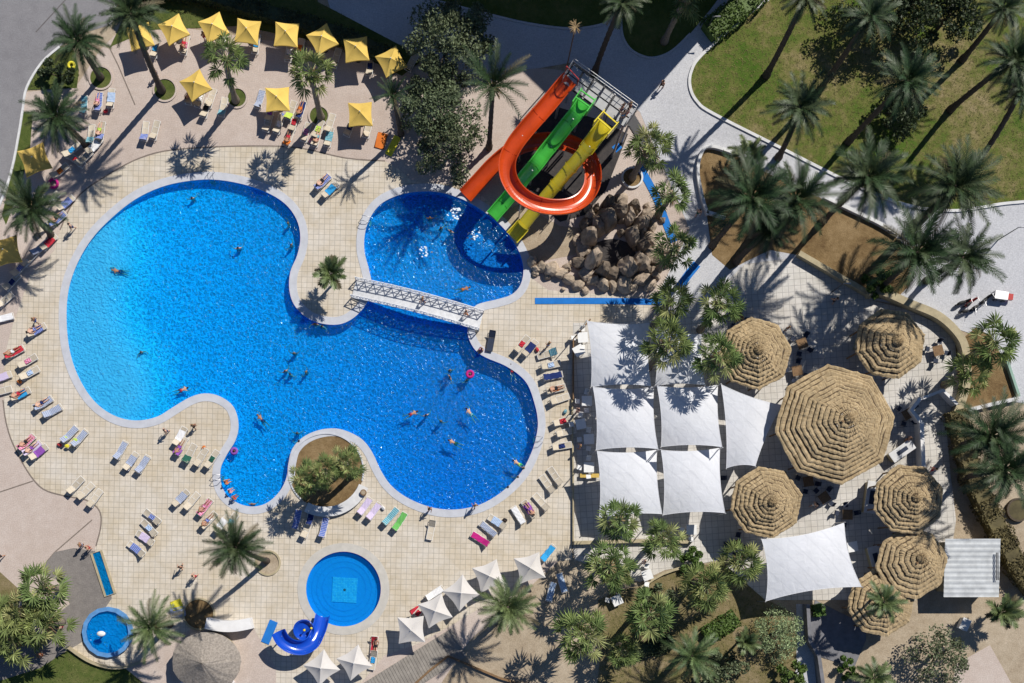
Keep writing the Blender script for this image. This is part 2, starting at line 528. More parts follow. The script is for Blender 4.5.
def cloth(name):
    """solid or striped towel cloths by plain name"""
    if name in CLOTH:
        return CLOTH[name]
    base = {'red': (0.50, 0.03, 0.05), 'pink': (0.62, 0.12, 0.28), 'magenta': (0.50, 0.02, 0.20), 'blue': (0.02, 0.09, 0.42), 'navy': (0.015, 0.03, 0.13),
            'pale blue': (0.30, 0.45, 0.68), 'grey blue': (0.22, 0.28, 0.42), 'lilac': (0.52, 0.42, 0.64), 'purple': (0.25, 0.08, 0.38), 'teal': (0.01, 0.28, 0.36),
            'green': (0.13, 0.40, 0.10), 'dark green': (0.02, 0.10, 0.07), 'white': (0.75, 0.75, 0.76), 'orange': (0.62, 0.17, 0.03), 'yellow': (0.7, 0.62, 0.05),
            'sky blue': (0.03, 0.30, 0.62), 'black': (0.02, 0.02, 0.025), 'lime': (0.45, 0.60, 0.10)}[name]
    m = mat(name.replace(' ', '_') + '_towel', base, 0.95, 0.1, 4, 0.1)
    if name in ('grey blue', 'lilac', 'pink', 'teal', 'blue', 'pale blue'):
        n, l = m.node_tree.nodes, m.node_tree.links
        b = n['Principled BSDF']
        wv = n.new('ShaderNodeTexWave')
        wv.bands_direction = 'Y'
        wv.inputs['Scale'].default_value = {'lilac': 2.6, 'pink': 1.4}.get(name, 1.9)
        wv.inputs['Distortion'].default_value = 1.5
        tc = n.new('ShaderNodeTexCoord')
        l.new(tc.outputs['Object'], wv.inputs['Vector'])
        mx = n.new('ShaderNodeMix')
        mx.data_type = 'RGBA'
        src = b.inputs['Base Color'].links[0].from_socket
        mt = n.new('ShaderNodeMath')
        mt.operation = 'MULTIPLY'
        mt.inputs[1].default_value = 0.45
        l.new(wv.outputs['Fac'], mt.inputs[0])
        l.new(mt.outputs[0], mx.inputs[0])
        l.new(src, mx.inputs[6])
        mx.inputs[7].default_value = (0.72, 0.70, 0.72, 1)
        l.new(mx.outputs[2], b.inputs['Base Color'])
    CLOTH[name] = m
    return m


# ------------------------------------------------------------------ mesh helpers
class MB:
    def __init__(s):
        s.v, s.f, s.mi, s.cur = [], [], [], 0

    def add(s, vs, fs):
        o = len(s.v)
        s.v += [tuple(x) for x in vs]
        s.f += [tuple(i + o for i in f) for f in fs]
        s.mi += [s.cur] * len(fs)

    def box(s, c, d, rz=0.0, mtx=None):
        x, y, z = (k / 2 for k in d)
        vs = [Vector((a * x, b * y, e * z)) for e in (-1, 1) for b in (-1, 1) for a in (-1, 1)]
        if mtx:
            vs = [mtx @ q for q in vs]
        elif rz:
            m = Matrix.Rotation(rz, 3, 'Z')
            vs = [m @ q for q in vs]
        c = Vector(c)
        s.add([q + c for q in vs], [(0, 2, 3, 1), (4, 5, 7, 6), (0, 1, 5, 4), (1, 3, 7, 5), (3, 2, 6, 7), (2, 0, 4, 6)])

    def tube(s, pts, rad, n=8, caps=True):
        pts = [Vector(p) for p in pts]
        if not isinstance(rad, (list, tuple)):
            rad = [rad] * len(pts)
        vs, fs = [], []
        up = None
        for i, p in enumerate(pts):
            t = (pts[min(i + 1, len(pts) - 1)] - pts[max(i - 1, 0)]).normalized()
            if up is None:
                a = Vector((0, 0, 1)) if abs(t.z) < 0.9 else Vector((1, 0, 0))
                up = t.cross(a).normalized()
            up = (up - t * up.dot(t)).normalized()
            b = t.cross(up)
            for k in range(n):
                an = 2 * math.pi * k / n
                vs.append(p + (up * math.cos(an) + b * math.sin(an)) * rad[i])
        for i in range(len(pts) - 1):
            for k in range(n):
                fs.append((i * n + k, i * n + (k + 1) % n, (i + 1) * n + (k + 1) % n, (i + 1) * n + k))
        if caps:
            fs.append(tuple(range(n - 1, -1, -1)))
            fs.append(tuple((len(pts) - 1) * n + k for k in range(n)))
        s.add(vs, fs)

    def disc(s, c, r, h, n=20):
        """flat cylinder standing on c"""
        vs = [(c[0] + r * math.cos(2 * math.pi * k / n), c[1] + r * math.sin(2 * math.pi * k / n), c[2] + e) for e in (0, h) for k in range(n)]
        s.add(vs, [(k, (k + 1) % n, n + (k + 1) % n, n + k) for k in range(n)] + [tuple(range(n - 1, -1, -1)), tuple(range(n, 2 * n))])

    def ball(s, c, r, n=8, m=6, sc=(1, 1, 1)):
        vs, fs = [], []
        for i in range(m + 1):
            th = math.pi * i / m
            for k in range(n):
                a = 2 * math.pi * k / n
                vs.append((c[0] + r * sc[0] * math.sin(th) * math.cos(a), c[1] + r * sc[1] * math.sin(th) * math.sin(a), c[2] + r * sc[2] * math.cos(th)))
        for i in range(m):
            for k in range(n):
                fs.append((i * n + k, (i + 1) * n + k, (i + 1) * n + (k + 1) % n, i * n + (k + 1) % n))
        s.add(vs, fs)

    def mesh(s, name, m, smooth=False):
        me = bpy.data.meshes.new(name)
        me.from_pydata(s.v, [], s.f)
        me.update()
        if isinstance(m, (list, tuple)):
            for x in m:
                me.materials.append(x)
            me.polygons.foreach_set('material_index', s.mi)
        elif m:
            me.materials.append(m)
        if smooth:
            me.polygons.foreach_set('use_smooth', [True] * len(me.polygons))
        return me

    def build(s, name, m, parent=None, smooth=False, loc=None):
        return link(name, s.mesh(name, m, smooth), parent, loc)


def link(name, me, parent=None, loc=None, rz=0.0):
    o = bpy.data.objects.new(name, me)
    COL.objects.link(o)
    if parent:
        o.parent = parent
    if loc is not None:
        o.location = loc
    if rz:
        o.rotation_euler = (0, 0, rz)
    return o


def tag(o, label, cat, group=None):
    o['label'] = label
    o['category'] = cat
    if group:
        o['group'] = group
    return o


def thing(name, label, cat, loc=(0, 0, 0), rz=0.0, group=None, sc=None):
    o = link(name, None, None, loc, rz)
    o.empty_display_size = 0.3
    if sc:
        o.scale = (sc, sc, sc)
    return tag(o, label, cat, group)


def struct(o, label=None):
    o['kind'] = 'structure'
    if label:
        o['label'] = label
    return o


def copy_thing(src, loc, rz=0.0, label=None, group=None, sc=None, mats=None):
    """a copy of a thing with copies of its parts and sub-parts; mats: {part stem: material}"""
    r = src.copy()
    COL.objects.link(r)
    r.location = loc
    r.rotation_euler = (0, 0, rz)
    if sc:
        r.scale = (sc, sc, sc)
    if label:
        r['label'] = label
    if group:
        r['group'] = group

    def sub(a, b):
        for ch in list(a.children):
            c = ch.copy()
            COL.objects.link(c)
            c.parent = b
            k = ch.name.split('.')[0]
            if mats and k in mats:
                c.material_slots[0].link = 'OBJECT'
                c.material_slots[0].material = mats[k]
            sub(ch, c)
    sub(src, r)
    return r


class Proto:
    """moves the source itself the first time, then copies it"""
    def __init__(s, src):
        s.src, s.used = src, False

    def put(s, loc, rz=0.0, label=None, group=None, sc=None, mats=None):
        if s.used:
            return copy_thing(s.src, loc, rz, label, group, sc, mats)
        s.used = True
        o = s.src
        o.location = loc
        o.rotation_euler = (0, 0, rz)
        if sc:
            o.scale = (sc, sc, sc)
        if label:
            o['label'] = label
        if group:
            o['group'] = group
        if mats:
            for ch in o.children:
                k = ch.name.split('.')[0]
                if k in mats:
                    ch.material_slots[0].link = 'OBJECT'
                    ch.material_slots[0].material = mats[k]
        return o


def smooth_loop(pts, n=5, closed=True):
    out = []
    L = len(pts)
    rng = range(L) if closed else range(L - 1)
    for i in rng:
        g = (lambda k: pts[k % L]) if closed else (lambda k: pts[max(0, min(L - 1, k))])
        p0, p1, p2, p3 = g(i - 1), g(i), g(i + 1), g(i + 2)
        for j in range(n):
            t = j / n
            out.append(tuple(0.5 * (2 * b + (c - a) * t + (2 * a - 5 * b + 4 * c - d) * t * t + (-a + 3 * b - 3 * c + d) * t ** 3) for a, b, c, d in zip(p0, p1, p2, p3)))
    if not closed:
        out.append(tuple(pts[-1]))
    return out


def offset_loop(pts, d):
    """shift a closed loop of 2-D points outward (d > 0) whichever way it winds"""
    area = sum(a[0] * b[1] - b[0] * a[1] for a, b in zip(pts, pts[1:] + pts[:1]))
    s = 1 if area > 0 else -1
    out = []
    L = len(pts)
    for i in range(L):
        a, b = pts[(i - 1) % L], pts[(i + 1) % L]
        t = Vector((b[0] - a[0], b[1] - a[1])).normalized()
        out.append((pts[i][0] + t.y * d * s, pts[i][1] - t.x * d * s))
    return out


def W(pxs):
    return [tuple(P(x, y).xy) for x, y in pxs]


def sheet(name, loops, z, m, parent=None):
    """flat sheet from an outer loop and holes, metres"""
    vl = [[Vector((x, y, 0)) for x, y in lp] for lp in loops]
    tri = tessellate_polygon(vl)
    flat = [(v.x, v.y, z) for lp in vl for v in lp]
    fs = []
    for t in tri:
        a, b, c = (Vector(flat[i]) for i in t)
        n = (b - a).cross(c - a).z
        if abs(n) < 1e-9:
            continue
        fs.append(tuple(t) if n > 0 else (t[0], t[2], t[1]))
    me = bpy.data.meshes.new(name)
    me.from_pydata(flat, [], fs)
    me.materials.append(m)
    me.update()
    return link(name, me, parent)


def band(mb, pts, width, z0, z1, closed=False, off=0.0):
    """a kerb or wall of the given width along a 2-D line, metres"""
    L = len(pts)
    n2 = []
    for i in range(L):
        if closed:
            a, b = pts[(i - 1) % L], pts[(i + 1) % L]
        else:
            a, b = pts[max(i - 1, 0)], pts[min(i + 1, L - 1)]
        t = Vector((b[0] - a[0], b[1] - a[1])).normalized()
        n2.append(Vector((t.y, -t.x)))
    vs = []
    for p, n in zip(pts, n2):
        p = Vector(p)
        a, b = p + n * (off - width / 2), p + n * (off + width / 2)
        vs += [(a.x, a.y, z0), (a.x, a.y, z1), (b.x, b.y, z1), (b.x, b.y, z0)]
    fs = []
    for i in range(L if closed else L - 1):
        o, q = i * 4, ((i + 1) % L) * 4
        for k in range(3):
            fs.append((o + k, o + k + 1, q + k + 1, q + k))
    if not closed:
        fs += [(0, 3, 2, 1), ((L - 1) * 4, (L - 1) * 4 + 1, (L - 1) * 4 + 2, (L - 1) * 4 + 3)]
    mb.add(vs, fs)


# ================================================================== GROUND AND POOLS
POOL = [(475, 307), (470, 318), (468, 330), (470, 340), (476, 350), (486, 357), (505, 365), (520, 375), (529, 386), (535, 403), (538, 417), (538, 430), (533, 450), (522, 472), (505, 490), (485, 503), (465, 509), (445, 510),
        (425, 506), (405, 497), (390, 485), (380, 470), (372, 453), (363, 441), (350, 433), (335, 429), (318, 431), (303, 438), (293, 449), (289, 463), (287, 478), (280, 492), (268, 503), (255, 507), (241, 505), (228, 497), (221, 485),
        (220, 469), (226, 455), (235, 440), (238, 424), (233, 407), (220, 397), (205, 394), (190, 398), (173, 408), (158, 417), (140, 421), (122, 419), (105, 411), (90, 397), (77, 375), (69, 350), (66, 320), (68, 290), (77, 263),
        (92, 238), (112, 217), (135, 199), (160, 187), (185, 181), (212, 179), (240, 183), (265, 191), (285, 203), (297, 219), (301, 237), (298, 255), (291, 272), (290, 290), (295, 305), (307, 317), (322, 323), (338, 324),
        (351, 319), (362, 309), (369, 297), (371, 283), (368, 268), (364, 252), (364, 236), (368, 221), (377, 207), (390, 198), (410, 192), (435, 191), (458, 197), (478, 207), (498, 222), (512, 238), (521, 255), (524, 270),
        (521, 285), (512, 295), (497, 300), (484, 303)]
pool = smooth_loop(W(POOL), 4)
KID_C = P(343.5, 589)
kid = [(KID_C.x + 3.8 * math.cos(2 * math.pi * k / 64), KID_C.y + 3.8 * math.sin(2 * math.pi * k / 64)) for k in range(64)]

big = [(-700, -700), (700, -700), (700, 700), (-700, 700)]
struct(sheet('ground', [big, pool, kid], -0.03, M['sand']))
struct(sheet('plaza', [W([(-60, 700), (-60, 100), (24, 92), (75, 88), (100, 50), (115, 35), (160, 24), (330, 50), (440, 70), (500, 65), (560, 70), (640, 100), (700, 140), (705, 300), (650, 330), (600, 330), (560, 560), (470, 640), (430, 700)]), pool, kid], 0.0, M['plaza']))
DECK = [(133, 161), (165, 151), (215, 147), (260, 146), (300, 148), (345, 158), (385, 161), (400, 170), (412, 181), (470, 186), (505, 215), (520, 232), (530, 258), (534, 280), (548, 290), (620, 296), (650, 298), (650, 321), (573, 323), (572, 560),
        (545, 562), (490, 602), (447, 628), (415, 645), (385, 655), (355, 690), (275, 690), (250, 625), (203, 622), (165, 645), (150, 655), (125, 667), (108, 667), (88, 660), (69, 648), (90, 625), (112, 596), (105, 575), (95, 549), (97, 543),
        (101, 525), (99, 510), (86, 500), (65, 496), (43, 489), (28, 472), (13, 444), (6, 422), (4, 408), (3, 380), (6, 350), (13, 324), (21, 302), (30, 275), (54, 251), (60, 230), (71, 206), (84, 191), (103, 178)]
deck_w = W(DECK)
struct(sheet('pool_deck', [deck_w, pool, kid], 0.008, M['deck']))
drain = MB()
band(drain, smooth_loop(W([(3, 400), (6, 422), (13, 444), (28, 472), (43, 489), (65, 496), (86, 500), (99, 510), (101, 525), (96, 546)]), 4, False), 0.14, 0.0, 0.012)
band(drain, smooth_loop(W([(60, 230), (71, 206), (84, 191), (103, 178), (133, 161), (165, 151), (215, 147), (260, 146), (300, 148), (345, 158), (385, 161)]), 4, False), 0.14, 0.0, 0.012)
for a in ([(0, 492), (33, 481)], [(92, 520), (55, 552), (37, 573)], [(108, 45), (118, 65), (135, 105)]):
    band(drain, W(a), 0.12, -0.01, 0.009)
struct(drain.build('drain_channel', mat('drain_slot', (0.20, 0.165, 0.14), 0.9, 0.2, 3)))

ROAD = [(-90, -90), (121, -90), (116, 5), (110, 25), (80, 34), (60, 47), (42, 63), (27, 88), (23, 110), (19, 135), (12, 170), (0, 205), (-90, 400)]
struct(sheet('road', [W(ROAD)], 0.006, M['asphalt']))
kb = MB()
band(kb, smooth_loop(W([(121, -60), (116, 5), (110, 25)]), 4, False), 0.25, 0, 0.13)
band(kb, smooth_loop(W([(60, 47), (42, 63), (27, 88), (23, 110), (19, 135), (12, 170), (0, 205), (-30, 270)]), 4, False), 0.22, 0, 0.13)
struct(kb.build('road_kerb', M['stone']))
rm = MB()
band(rm, W([(36, 32), (68, -3)]), 0.12, 0, 0.0105)
struct(rm.build('road_joint', mat('tar_seam', (0.13, 0.12, 0.12), 0.9, 0.2, 3)))
PATH = [(300, -90), (1200, -90), (1200, 430), (1015, 402), (1003, 356), (985, 338), (960, 330), (905, 305), (870, 300), (797, 258), (760, 262), (705, 300), (690, 330), (660, 326), (655, 300), (690, 230), (660, 160), (640, 112), (575, 62), (540, 68), (470, 74),
        (400, 45), (330, 8)]
struct(sheet('path', [W(PATH)], 0.012, M['path']))


def stuff(o, label, cat):
    o['kind'] = 'stuff'
    return tag(o, label, cat)


def tufts(name, loop_px, m, n, z, label, size=0.13):
    """short grass blades scattered over an area, one mass"""
    loop = W(loop_px)
    xs, ys = [p[0] for p in loop], [p[1] for p in loop]

    def inside(x, y):
        c = False
        j = len(loop) - 1
        for i in range(len(loop)):
            a, b = loop[i], loop[j]
            if (a[1] > y) != (b[1] > y) and x < (b[0] - a[0]) * (y - a[1]) / (b[1] - a[1]) + a[0]:
                c = not c
            j = i
        return c
    mb = MB()
    x0, x1, y0, y1 = max(min(xs), -52), min(max(xs), 60), max(min(ys), -16), min(max(ys), 62)
    k = 0
    tries = 0
    while k < n and tries < n * 6:
        tries += 1
        x, y = rnd.uniform(x0, x1), rnd.uniform(y0, y1)
        if not inside(x, y):
            continue
        k += 1
        for q in range(3):
            a = rnd.uniform(0, 6.28)
            s = size * rnd.uniform(0.5, 1.2)
            dx, dy = math.cos(a) * s, math.sin(a) * s
            px, py = x + rnd.uniform(-.08, .08), y + rnd.uniform(-.08, .08)
            mb.add([(px - dy * .2, py + dx * .2, z), (px + dy * .2, py - dx * .2, z), (px + dx, py + dy, z + s * 0.7)], [(0, 1, 2)])
    return stuff(mb.build(name, m), label, 'grass')


LAWN_R = [(776, -90), (768, 0), (745, 17), (702, 55), (691, 72), (690, 88), (697, 102), (713, 114), (780, 148), (850, 183), (905, 205), (950, 211), (985, 207), (1024, 202), (1200, 190), (1200, -90)]
LAWN_TOP = [(428, -90), (432, 0), (486, 14), (529, 24), (572, 29), (604, 24), (613, 14), (618, -90)]
LAWN_TIP = [(623, -90), (621, 20), (622, 34), (629, 48), (641, 56), (655, 58), (672, 51), (690, 34), (710, 10), (740, -30), (740, -90)]
LAWN_L = [(110, 47), (126, 14), (131, -90), (300, -90), (318, 2), (400, 45), (420, 62), (402, 76), (345, 48), (240, 26), (150, 30)]
LAWN_S = [(26, 90), (28, 86), (42, 63), (61, 46), (74, 50), (79, 70), (77, 88)]
LAWN_B = [(68, 650), (88, 662), (108, 669), (126, 669), (152, 690), (152, 780), (-60, 780), (-60, 700), (40, 668)]
LAWN_B2 = [(-60, 575), (0, 572), (20, 590), (16, 640), (0, 655), (-60, 660)]
LAWN_Q = [(16, 155), (23, 112), (33, 112), (30, 150), (18, 195), (6, 225), (2, 215)]
GARDEN = [(598, 600), (620, 590), (640, 586), (665, 572), (720, 562), (768, 600), (790, 612), (797, 640), (794, 760), (590, 760), (600, 660)]
for nm, lp, m in (('lawn', LAWN_R, 'lawn'), ('lawn', LAWN_TOP, 'lawn_green'), ('lawn', LAWN_TIP, 'lawn_green'), ('lawn', LAWN_L, 'lawn_green'), ('lawn', LAWN_S, 'lawn_green'), ('lawn', LAWN_B, 'lawn_green'), ('lawn', LAWN_B2, 'garden'),
                  ('lawn', LAWN_Q, 'lawn_green'), ('garden_bed', GARDEN, 'garden')):
    struct(sheet(nm, [W(lp)], 0.018, M[m]))
M['blade'] = mat('grass_blade', (0.10, 0.125, 0.03), 0.9, 0.5, 0.25, island=0.5, col2=(0.22, 0.18, 0.075))
M['blade_g'] = mat('green_grass_blade', (0.055, 0.095, 0.02), 0.9, 0.5, 0.3, island=0.5, col2=(0.13, 0.14, 0.045))
tufts('grass', LAWN_R, M['blade'], 14000, 0.018, 'patchy dry and green grass of the large lawn inside the white kerb')
tufts('grass', LAWN_B, M['blade_g'], 1500, 0.018, 'green grass below the rounded paddling pool')
tufts('grass', LAWN_S, M['blade_g'], 600, 0.018, 'small wedge of grass at the bend of the road')
tufts('grass', LAWN_L, M['blade_g'], 1800, 0.018, 'grass behind the row of yellow parasols')
tufts('grass', GARDEN, M['blade'], 3500, 0.018, 'dry garden grass under the fan palms by the sails')
BED = [(700, 152), (712, 148), (735, 155), (765, 172), (800, 189), (823, 199), (850, 212), (877, 225), (900, 240), (914, 260), (910, 285), (895, 300), (872, 298), (835, 277), (797, 255), (770, 250), (745, 262), (730, 270), (712, 255), (707, 217), (702, 200), (697, 175)]
struct(sheet('planting_bed', [W(BED)], 0.018, M['soil']))
TERR = [(573, 323), (650, 321), (690, 296), (705, 302), (745, 264), (797, 258), (870, 300), (905, 309), (938, 324), (956, 342), (962, 365), (958, 395), (946, 425), (950, 470), (956, 520), (950, 560), (915, 600), (880, 622), (850, 600), (765, 600), (720, 560), (665, 570), (640, 582), (575, 560), (572, 540)]
struct(sheet('terrace', [W(TERR)], 0.020, M['terrace']))
struct(sheet('paved_walk', [W([(55, 552), (74, 548), (95, 551), (112, 598), (96, 622), (82, 642), (40, 668), (10, 690), (-40, 700), (-30, 660), (40, 628), (70, 604), (58, 580), (38, 573)])], 0.014, M['darkpath']))
struct(sheet('stone_walk', [W([(796, 604), (806, 604), (812, 640), (818, 700), (794, 700), (797, 640)])], 0.024, M['path']))
struct(sheet('patio_shade', [W([(815, 600), (866, 625), (866, 640), (854, 668), (815, 655), (806, 640)])], 0.024, M['slate_and_shade']))  # dark sheet standing in for the lowest thatched roof's shadow
struct(sheet('concrete_slab', [W([(228, 628), (252, 625), (276, 668), (276, 690), (226, 690)])], 0.024, M['plaza']))
struct(sheet('concrete_slab', [W([(956, 664), (990, 645), (1015, 690), (950, 700)])], 0.004, M['plaza']))
struct(sheet('sand_bed', [W([(955, 345), (975, 328), (990, 335), (1002, 356), (1016, 396), (965, 408), (958, 380)])], 0.024, M['soil']))
struct(sheet('landing_pad', [W([(498, 213), (520, 204), (560, 226), (582, 228), (575, 255), (535, 262), (524, 245)])], 0.014, M['sand']))
struct(sheet('slide_shade', [W([(548, 104), (600, 120), (628, 134), (606, 190), (585, 215), (560, 222), (540, 205), (515, 200), (508, 165), (525, 135)])], 0.020, M['shade_and_pond']))  # dark sheet over dark ground, painting the shade under the slides
# boardwalk in front of the white parasols
bw = MB()
a0, a1 = P(356, 690), P(446, 634)
for i in range(34):
    t = i / 33
    c = a0.lerp(a1, t)
    bw.box((c.x + 1.2, c.y - 0.9, 0.05), (0.29, 3.2, 0.06), R(-58 + 90 - 4))
struct(bw.build('boardwalk', M['plank']))

# kerbs and low walls of the setting
k2 = MB()
band(k2, smooth_loop(W(LAWN_R[1:15]), 5, False), 0.28, 0, 0.16)
struct(k2.build('lawn_kerb', M['stone']))
k3 = MB()
band(k3, smooth_loop(W([(621, 12), (622, 34), (629, 48), (641, 56), (655, 58), (672, 51), (690, 34)]), 5, False), 0.2, 0, 0.14)
band(k3, smooth_loop(W(LAWN_TOP[1:7]), 4, False), 0.2, 0, 0.14)
struct(k3.build('lawn_kerb', M['path']))


def wall(pxs, width, h, m, label, n=5, name='garden_wall'):
    mb = MB()
    band(mb, smooth_loop(W(pxs), n, False), width, 0, h)
    o = tag(mb.build(name, m), label, 'wall')
    return o


wall([(735, 155), (712, 148), (702, 152), (697, 172), (702, 200), (707, 216)], 0.3, 0.5, M['stone'], 'white low wall curving round the top corner of the brown palm bed')
wall([(706, 213), (724, 219)], 0.3, 0.5, M['stone'], 'short white stub of wall at the waist of the brown palm bed')
wall([(797, 255), (835, 277), (870, 297)], 0.5, 0.8, M['beigewall'], 'straight beige wall between the brown palm bed and the terrace')
wall([(823, 198), (850, 211), (877, 224), (897, 236)], 0.35, 0.5, M['stone'], 'white edging wall between the brown palm bed and the promenade')
wall([(864, 296), (876, 293), (905, 305), (935, 318), (955, 337), (962, 355), (963, 380), (958, 402), (950, 420)], 0.75, 1.0, M['beigewall'], 'curved beige terrace wall sweeping round the shaded thatched hut', 6)
wall([(1003, 355), (1010, 376), (1017, 397)], 0.25, 0.5, mat('green_edging', (0.25, 0.38, 0.31), 0.7, 0.1, 2), 'pale green edging along the sandy bed by the promenade')
wall([(1017, 399), (990, 405), (966, 411)], 0.35, 0.6, M['stone'], 'pale wall closing the lower end of the sandy bed')
wall([(590, 320), (573, 340), (573, 400)], 0.12, 0.5, M['wood'], 'brown timber edge at the corner of the sail terrace', 1, 'timber_edge')
wall([(572, 400), (573, 480), (573, 545)], 0.14, 0.35, M['beigewall'], 'low step between pool deck and shaded sail terrace', 1, 'terrace_step')
wall([(573, 543), (606, 542), (640, 541), (690, 542)], 0.35, 0.6, M['beigewall'], 'low beige wall along the lower side of the sail terrace', 1)
wall([(804, 604), (806, 640), (815, 655), (820, 690)], 0.35, 1.3, M['slate_and_shade'], 'dark wall beside the pale stone walk at the lower edge', 1)
wall([(915, 400), (906, 412), (916, 425), (918, 470)], 0.4, 1.4, M['whitewall'], 'white stepped wall beside the big thatched roof', 1)
wall([(918, 400), (938, 392), (952, 406)], 0.3, 1.2, M['whitewall'], 'white angled wall below the shaded thatched hut', 1)
wall([(640, 588), (662, 574), (690, 565)], 0.25, 0.4, M['beigewall'], 'small beige edging wall at the top of the dry garden', 3)
wall([(706, 640), (735, 620)], 0.3, 0.35, M['sand'], 'short sandy retaining edge beside the yellow green hedge', 1)
wall([(408, 690), (430, 670), (448, 656)], 0.2, 0.3, M['wood'], 'brown timber edging of the boardwalk', 1, 'timber_edge')
wall([(448, 656), (500, 678), (540, 690)], 0.2, 0.3, M['wood'], 'brown timber edging under the bright green palm', 1, 'timber_edge')
wall([(69, 647), (88, 660), (108, 667), (126, 667), (146, 660)], 0.25, 0.4, M['beigewall'], 'curved beige edging between rounded paddling pool and grass', 4)

# --- the big pool
top = 0.05


def pool_parts(loop, depth, cw, cm, wm):
    mb = MB()
    L = len(loop)
    ins = offset_loop(loop, -0.06)
    vs = [(x, y, z) for z in (-depth, 0.0) for x, y in loop]
    mb.add(vs, [(k, (k + 1) % L, L + (k + 1) % L, L + k) for k in range(L)])
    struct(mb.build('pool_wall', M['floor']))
    out = offset_loop(loop, cw)
    cp = MB()
    rings = [(ins, -0.02), (ins, top), (out, top - 0.01), (out, 0.0)]
    vs = [(x, y, z) for lp, z in rings for x, y in lp]
    cp.add(vs, [(r * L + k, r * L + (k + 1) % L, (r + 1) * L + (k + 1) % L, (r + 1) * L + k) for r in range(3) for k in range(L)])
    struct(cp.build('pool_coping', M[cm]))
    struct(sheet('pool_water', [loop], -0.10, M[wm]))


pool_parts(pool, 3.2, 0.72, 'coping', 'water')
pool_parts(kid, 1.3, 0.8, 'coping_kid', 'water_calm')


def depth_at(x, y):
    px, py = x * 10 + NX, NY - y * 10
    if py < 318 + (px - 350) * 0.25 and px > 345:
        d = 1.22 + 0.3 * max(0, min(1, (px - 400) / 110))
        return d
    # beach entry along the far left edge
    r = math.hypot(px - 188, py - 300)
    ang = math.atan2(-(py - 300), px - 188)
    beach = max(0.0, min(1.0, (-math.cos(ang - 0.18) - 0.30) / 0.5))
    edge = max(0.0, min(1.0, (r - 46) / 60)) if px < 200 else 0.0
    base = 0.66 + 0.88 * max(0, min(1, (px - 120) / 330)) ** 1.05
    return max(0.24, base * (1 - 0.90 * beach * edge))


fl = MB()
nx_, ny_ = 130, 92
x0, x1, y0, y1 = -41, 10, 4, 42
for j in range(ny_ + 1):
    for i in range(nx_ + 1):
        x = x0 + (x1 - x0) * i / nx_
        y = y0 + (y1 - y0) * j / ny_
        fl.v.append((x, y, -depth_at(x, y)))
for j in range(ny_):
    for i in range(nx_):
        a = j * (nx_ + 1) + i
        fl.f.append((a, a + 1, a + nx_ + 2, a + nx_ + 1))
# trim the floor to a hand's breadth outside the pool wall
lim = offset_loop(pool, 0.4)


def in_loop(x, y, loop):
    c = False
    j = len(loop) - 1
    for i in range(len(loop)):
        a, b = loop[i], loop[j]
        if (a[1] > y) != (b[1] > y) and x < (b[0] - a[0]) * (y - a[1]) / (b[1] - a[1]) + a[0]:
            c = not c
        j = i
    return c


inn = [in_loop(v[0], v[1], lim) for v in fl.v]
fl.f = [f for f in fl.f if any(inn[i] for i in f)]
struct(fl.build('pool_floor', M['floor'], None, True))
# round pool: stepped floor and a lighter mosaic square with a drain
kf = MB()
for i, (r, d) in enumerate(((3.9, 0.62), (3.35, 0.72), (2.95, 0.80), (2.5, 0.86))):
    kf.disc((KID_C.x, KID_C.y, -1.3), r, 1.3 - d - 0.0, 56) if i == 0 else None
struct(kf.build('pool_floor', M['bluemat'] and mat('round_pool_paint', (0.006, 0.26, 0.70), 0.6, 0.06, 0.8)))
ks = MB()
for r in (2.2, 2.75, 3.25):
    ring = [(KID_C.x + r * math.cos(2 * math.pi * k / 56), KID_C.y + r * math.sin(2 * math.pi * k / 56)) for k in range(56)]
    band(ks, ring, 0.09, -0.62, -0.59, True)
struct(ks.build('pool_step', mat('step_paint', (0.005, 0.235, 0.66), 0.6, 0.05, 1)))
sq = MB()
sq.box((KID_C.x + 0.05, KID_C.y - 0.1, -0.585), (2.5, 2.5, 0.07), R(-3))
struct(sq.build('floor_mosaic', tile_mat('pale_mosaic', (0.03, 0.40, 0.76), (0.10, 0.55, 0.80), (0.02, 0.30, 0.68), 0.16, 0.02, 0, 0.5, (0.9, 0.95, 1))))
gr = MB()
gr.disc((KID_C.x + 0.05, KID_C.y - 0.1, -0.55), 0.14, 0.02, 14)
struct(gr.build('floor_drain', M['darkgrey']))

# rounded paddling pool and foot bath (raised rims on the deck)
oc = P(108.5, 632)


def octo(r, n=16, a0=0.39):
    return [(oc.x + r * math.cos(a0 + 2 * math.pi * k / n), oc.y + r * math.sin(a0 + 2 * math.pi * k / n)) for k in range(n)]


t = thing('paddling_pool', 'small rounded paddling pool with bright blue water and pale blue rim', 'pool', (0, 0, 0))
b = MB()
band(b, octo(2.32), 0.42, 0, 0.42, True)
b.build('rim', mat('pale_blue_paint', (0.10, 0.26, 0.52), 0.6, 0.2, 2), t)
sheet('basin', [octo(2.2)], 0.05, mat('basin_paint', (0.004, 0.26, 0.68), 0.6, 0.12, 1.2), t)
sheet('water', [octo(2.12)], 0.34, M['water'], t)
t = thing('water_jet', 'small mushroom water jet standing in the rounded paddling pool', 'fountain', (oc.x - 0.3, oc.y - 0.1, 0.05))
b = MB()
b.tube([(0, 0, 0), (0, 0, 1.3)], 0.08, 8)
b.build('stem', M['white'], t)
b = MB()
b.ball((0, 0, 1.3), 0.4, 14, 6, (1.1, 0.7, 0.4))
b.build('cap', M['white'], t, True)
t = thing('foot_bath', 'long narrow blue foot bath between the dark walk and the tiled deck', 'foot bath', P(103.5, 573.5), R(-108 + 90 + 0) + R(36))
b = MB()
